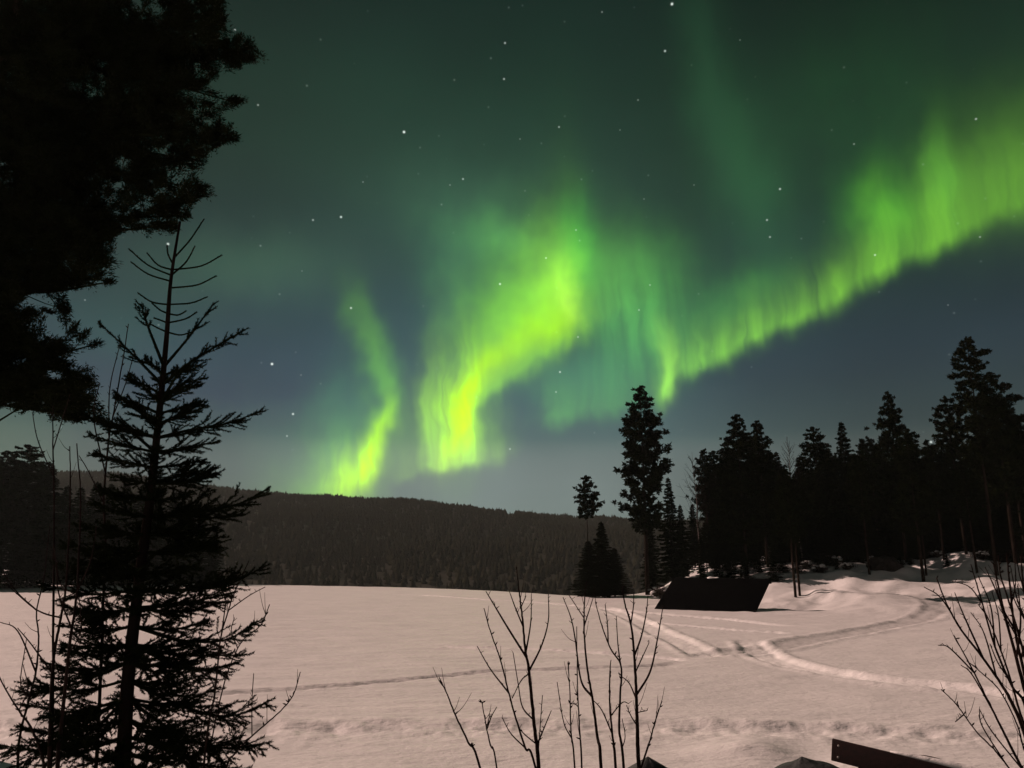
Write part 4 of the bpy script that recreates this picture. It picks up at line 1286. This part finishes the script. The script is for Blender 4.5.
BIG = [([(164, 364), (189, 337), (214, 303)], 12, .16, .3), ([(164, 385), (185, 366), (215, 347), (248, 328)], 20, .2, .25), ([(165, 365), (152, 337), (146, 321), (141, 304)], 12, .16, .2),
       ([(162, 385), (144, 366), (127, 349), (98, 322)], 16, .18, .25), ([(160, 405), (180, 385), (205, 378)], 14, .2, 0), ([(160, 400), (180, 372), (200, 365)], 12, .18, 0),
       ([(157, 440), (190, 430), (225, 424), (262, 411)], 26, .28, .1), ([(158, 430), (185, 412), (200, 405)], 14, .22, 0), ([(156, 425), (130, 405), (118, 395)], 14, .2, 0),
       ([(156, 455), (130, 432), (105, 425), (80, 414)], 20, .26, 0), ([(153, 485), (185, 475), (220, 474)], 20, .28, 0), ([(152, 490), (190, 482), (213, 467)], 18, .28, 0),
       ([(149, 515), (190, 512), (235, 505), (268, 489)], 26, .34, .05), ([(148, 530), (200, 520), (245, 515)], 24, .36, 0), ([(146, 545), (190, 548), (225, 535)], 24, .36, 0), 
       ([(140, 585), (185, 590), (225, 585), (270, 564)], 28, .36, .05), ([(140, 600), (190, 602), (235, 592)], 26, .36, 0),
       ([(136, 625), (180, 640), (225, 640), (257, 621)], 28, .34, .05), ([(134, 645), (180, 655), (245, 655)], 28, .34, 0), ([(134, 650), (190, 670), (240, 662)], 26, .34, 0),
       ([(130, 680), (180, 705), (230, 716), (275, 698)], 32, .40, .05), ([(128, 700), (180, 735), (225, 748), (271, 742)], 32, .40, .05), ([(126, 720), (190, 760), (245, 770)], 30, .42, 0),
       ([(132, 660), (85, 680), (50, 690), (28, 682)], 30, .38, .05), ([(128, 700), (80, 740), (35, 750), (0, 745)], 32, .42, .05), ([(134, 640), (100, 648), (62, 644)], 24, .3, 0),
       ([(136, 610), (105, 614), (75, 612)], 22, .3, 0), ([(130, 690), (90, 715), (50, 722)], 28, .38, 0), ([(145, 560), (110, 566), (80, 560)], 22, .32, 0)]
for bp_, tw, tl, bare in BIG:
    dz_ = rs.uniform(-.5, .5)
    pts = [at(x, y, YS + dz_ * q / (len(bp_) - 1)) for q, (x, y) in enumerate(bp_)]
    kk = int(np.argmin(np.linalg.norm((ax - pts[0])[:, [0, 2]], axis=1)))
    pts[0] = ax[kk]
    bough(pts, .016, tw, tl, bare)
g_ = 0.0
for q in range(104):                                          # boughs all round the stem
    s = (q + .5) / 104
    py = 800 - s * (800 - 372)
    k_ = int(np.argmin(abs(ax[:, 2] - at(140, py, YS)[2])))
    g_ += 2.4
    if abs(sin(g_)) < .25: g_ += .5
    L = np.interp(py, [372, 430, 560, 700, 800], [.3, .52, .68, .80, .9]) * rs.uniform(.7, 1.05)
    h = np.array([cos(g_), sin(g_), 0])
    up0 = np.interp(py, [372, 450, 600, 800], [.6, .2, -.1, -.3])
    p0 = ax[k_]
    pts = [p0, p0 + h * L * .5 + np.array([0, 0, L * .5 * up0]), p0 + h * L + np.array([0, 0, L * (.5 * up0 + .12)])]
    bough(pts, .014, int(14 + 14 * L), .34 * min(L, 1))
cb.leaves(np.vstack(NC), np.vstack(ND), np.concatenate(NL), .0075, rs)
part('trunk', tb, 'darkbark', ysp, smooth=True)
part('crown', cb, 'spruce', ysp)

# ------------------------------------------------------------------ old pine whose boughs hang in at upper left
YP = 13.5
OUT = [(-260, -160), (200, -160), (212, -40), (222, 0), (235, 28), (262, 50), (266, 58), (255, 66), (236, 80), (220, 84), (226, 92), (240, 100), (226, 112), (238, 130), (236, 140), (215, 146), (210, 160), (196, 166), (188, 176), (208, 186), (204, 196), (189, 202),
       (194, 218), (176, 230), (150, 228), (124, 226), (112, 236), (106, 256), (117, 266), (114, 284), (92, 282), (62, 286), (60, 300), (80, 322), (104, 342), (92, 352), (66, 350), (60, 362), (88, 376), (96, 398), (108, 424), (72, 420), (40, 408), (8, 402), (-60, 410), (-260, 420)]
OUTA = np.array(OUT, float)
GAPS = [(40, 300, 18, 12), (20, 362, 16, 10), (55, 375, 14, 8), (95, 292, 8, 6), (52, 330, 20, 9), (30, 250, 10, 6), (140, 205, 7, 5), (168, 170, 9, 5), (198, 76, 9, 6), (105, 62, 12, 5), (48, 125, 7, 5), (172, 30, 8, 5), (120, 160, 8, 4), (205, 122, 8, 5), (84, 206, 8, 5)]


def inside(px, py):
    n_ = len(OUTA); c = False; j_ = n_ - 1
    for i_ in range(n_):
        xi, yi = OUTA[i_]; xj, yj = OUTA[j_]
        if (yi > py) != (yj > py) and px < (xj - xi) * (py - yi) / (yj - yi) + xi: c = not c
        j_ = i_
    if c:
        for gx_, gy_, ga_, gb_ in GAPS:
            if ((px - gx_) / ga_) ** 2 + ((py - gy_) / gb_) ** 2 < 1: return False
    return c


def project(p):
    d = p - CAM
    f = d[1] * cos(PITCH) + d[2] * sin(PITCH); u_ = -d[1] * sin(PITCH) + d[2] * cos(PITCH)
    return 512 + FPX * d[0] / f, 384 - FPX * u_ / f


tx = at(-95, 560, YP)[0]
pf = np.array([tx, YP + .3, gz(tx, YP + .3)])
opine = thing('old_pine', 'large old pine whose dark boughs fill the upper left corner', 'tree', pf)
rp = np.random.default_rng(5)
tb, cb = MB(), MB()
zz = np.linspace(-.5, 15.5, 18)
axp = np.stack([.1 * np.sin(zz * .5), .12 * np.cos(zz * .4), zz], -1)
tb.tube(axp, np.interp(zz, [-.5, 1, 9, 15.5], [.34, .27, .18, .06]), 12)
TIPS = [(260, 56), (238, 102), (236, 136), (205, 190), (190, 216), (160, 226), (114, 282), (112, 262), (100, 344), (92, 398), (104, 420), (225, 20), (215, 70), (200, 160), (130, 222), (70, 284), (85, 372), (60, 410), (30, 404), (222, -10), (205, -60), (180, 40), (150, 120),
        (120, 180), (90, 235), (60, 180), (40, 220), (20, 300), (50, 350), (120, 60), (100, 0), (60, 60), (30, 120), (160, -30), (0, 380), (170, 90), (70, 130), (20, 40), (-20, 160), (-40, 260), (-30, 330), (130, -90), (60, -110), (195, -110), (0, -80)]
clumps = []; cdir = []
for (px, py) in TIPS:
    Y_ = YP + rp.uniform(-1.9, 1.9)
    e = at(px - 4, py, Y_) - pf
    z0 = np.clip(e[2] - rp.uniform(-.3, 1.2) + .06 * abs(e[0]), 3, 15)
    o = np.array([np.interp(z0, zz, axp[:, 0]), np.interp(z0, zz, axp[:, 1]), z0])
    mid = (o + e) / 2 + np.array([0, rp.uniform(-.3, .3), rp.uniform(-.1, .35)])
    limb = curve_pts([o, mid, e], 16)
    L = np.linalg.norm(e - o)
    cb.tube(limb, np.linspace(.02 + .008 * L, .010, len(limb)), 5)
    clumps.append(e); cdir.append((e - mid) / np.linalg.norm(e - mid))
    for q in range(int(8 + L * 7.5)):
        s = rp.uniform(.12, 1.0)
        p_ = limb[int(s * (len(limb) - 1))]
        d_ = (e - o) / L * .6 + rp.normal(0, .6, 3) + np.array([0, 0, .25])
        d_ /= np.linalg.norm(d_)
        l_ = rp.uniform(.3, .95) * (1.25 - .5 * s)
        tip = p_ + d_ * l_
        X_, Y2 = project(tip + pf)
        if not inside(X_, Y2):
            continue
        cb.tube(curve_pts([p_, (p_ + tip) / 2 + rp.normal(0, .04, 3), tip], 5), np.linspace(.012, .006, 5), 3, cap=False)
        clumps.append(tip); cdir.append(d_)
        for w in range(3):
            t2 = p_ + d_ * l_ * rp.uniform(.4, 1.0) + rp.normal(0, .17, 3)
            X_, Y2 = project(t2 + pf)
            if inside(X_, Y2): clumps.append(t2); cdir.append(d_ + rp.normal(0, .3, 3))
clumps = np.array(clumps); cdir = np.array(cdir)
m = 190
d = rp.normal(size=(len(clumps), m, 3)); d[..., 2] = d[..., 2] * .8 + .2
d /= np.linalg.norm(d, axis=2)[..., None]
rc = rp.uniform(.08, .21, (len(clumps), 1, 1))
c = clumps[:, None, :] + d * rc * rp.uniform(.05, .7, d.shape[:2])[..., None] + cdir[:, None, :] * (rc * rp.uniform(-1.5, .7, d.shape[:2])[..., None])
cb.leaves(c.reshape(-1, 3), (d * .8 + cdir[:, None, :] * .9 + rp.normal(0, .35, d.shape)).reshape(-1, 3), rp.uniform(.045, .085, d.shape[0] * m), .022, rp)
part('trunk', tb, 'bark', opine, smooth=True)
part('crown', cb, 'needles', opine)

# ------------------------------------------------------------------ half-buried red bench and the two tarp peaks
a = at(832, 739, 9.6); c = at(950, 768, 9.0)
bdir = (c - a); bdir[2] = 0; bl = np.linalg.norm(bdir); bdir /= bl
slope = (c[2] - a[2]) / bl
bx = np.array([bdir[0], bdir[1], slope * .95]); bx /= np.linalg.norm(bx)
byv = np.cross([0, 0, 1], bx); byv /= np.linalg.norm(byv); bz = np.cross(bx, byv)
bo = np.array([a[0], a[1], gz(a[0], a[1])])
bench = thing('plank_bench', 'dark red plank bench tilted and half buried in snow at the bottom right', 'bench', bo)
off = a - bo


def fr_b(v): return off + v[:, :1] * bx + v[:, 1:2] * byv + v[:, 2:3] * bz


b = MB(); b.box((0, 0, -.235), (2.3, .05, 0), fr_b)
bk = part('backrest', b, 'redwood', bench); bevel(bk, .006)
for x0, z0 in ((.075, -.055), (.075, -.18), (1.2, -.055)):
    b = MB(); b.tube(fr_b(np.array([[x0, .002, z0], [x0, -.012, z0]])), .013, 10)
    part('bolt', b, 'metal', bk, smooth=True)
b = MB(); b.box((.02, -.50, -.46), (2.25, -.06, -.42), fr_b)
st = part('seat', b, 'redwood', bench); bevel(st, .006)
for x0 in (.28, 1.9):
    b = MB(); b.box((x0, .052, -1.1), (x0 + .09, .12, -.03), fr_b)
    lg = part('leg', b, 'redwood', bench); bevel(lg, .005)
b = MB()                                                     # arched arm rest showing past the back board
s_ = np.linspace(0, 1, 12)
pa = np.stack([.72 + .62 * s_, np.full(12, .22), -.055 + .05 * np.sin(pi * s_) - .02 * s_], -1)
b.tube(fr_b(pa), .006 + .028 * np.sin(pi * s_) ** .7, 8)
part('arm_rest', b, 'redwood', bench, smooth=True)
b = MB()
s_ = np.linspace(0, 1, 20)
ps = np.stack([.60 + 1.6 * s_, np.full(20, .035), .006 + .012 * np.sin(pi * s_)], -1)
b.tube(fr_b(ps), .008 + .03 * np.sin(pi * s_) ** .5, 8)
part('snow_strip', b, 'snow', bench, smooth=True)


def tarp(label, px, py, Y, rad_, seed, ridge=0.0, color='tarp'):
    """a pointed sheet pulled over something, its hem in the snow"""
    rng = np.random.default_rng(seed)
    top = at(px, py, Y)
    g_ = gz(top[0], top[1])
    h = top[2] - g_
    t_ = thing('tarp_cover', label, 'tarp', (top[0], top[1], g_))
    n1, n2 = 14, 48
    v = []
    ph = rng.uniform(0, 6, 4)
    for r_ in range(n1 + 1):
        s = r_ / n1
        for q in range(n2):
            a_ = 2 * pi * q / n2
            fold = 1 + s * (.10 * sin(4 * a_ + ph[0]) + .06 * sin(9 * a_ + ph[1]))
            rr_ = rad_ * s * fold
            z = h * ((.94 * (1 - s ** 2.1) + .06 * max(0, 1 - s * 9)) if ridge else (1 - s) ** (1.0 + .15 * sin(3 * a_ + ph[2]))) * (1 + .0 * s) + .03 * s * sin(7 * a_ + ph[3]) - (.25 * s ** 6)
            v.append([rr_ * cos(a_) + ridge * (1 - s) * s * 2 * (1 if cos(a_) > 0 else 0) * .8, rr_ * sin(a_), z + ridge * .35 * max(0, cos(a_)) * s * (1 - s) * 2])
    q_ = [[r_ * n2 + q, r_ * n2 + (q + 1) % n2, (r_ + 1) * n2 + (q + 1) % n2, (r_ + 1) * n2 + q] for r_ in range(n1) for q in range(n2)]
    b_ = MB(); b_.add(v, None, q_)
    o_ = part('sheet', b_, color, t_, smooth=True)
    sm = o_.modifiers.new('thickness', 'SOLIDIFY'); sm.thickness = .006; sm.offset = -1
    b_ = MB(); b_.tube([[0, 0, h * .3], [0, 0, h - .02]], .03, 8)
    part('prop_pole', b_, 'boards', t_)
    return t_


tarp('dark grey tarp peak at the bottom edge beside the stoutest bare sapling', 648, 757, 8.6, 1.55, 3)
tarp('grey-blue rumpled tarp with a small peak at the bottom edge left of the red bench', 802, 757, 8.8, .9, 8, ridge=.25)
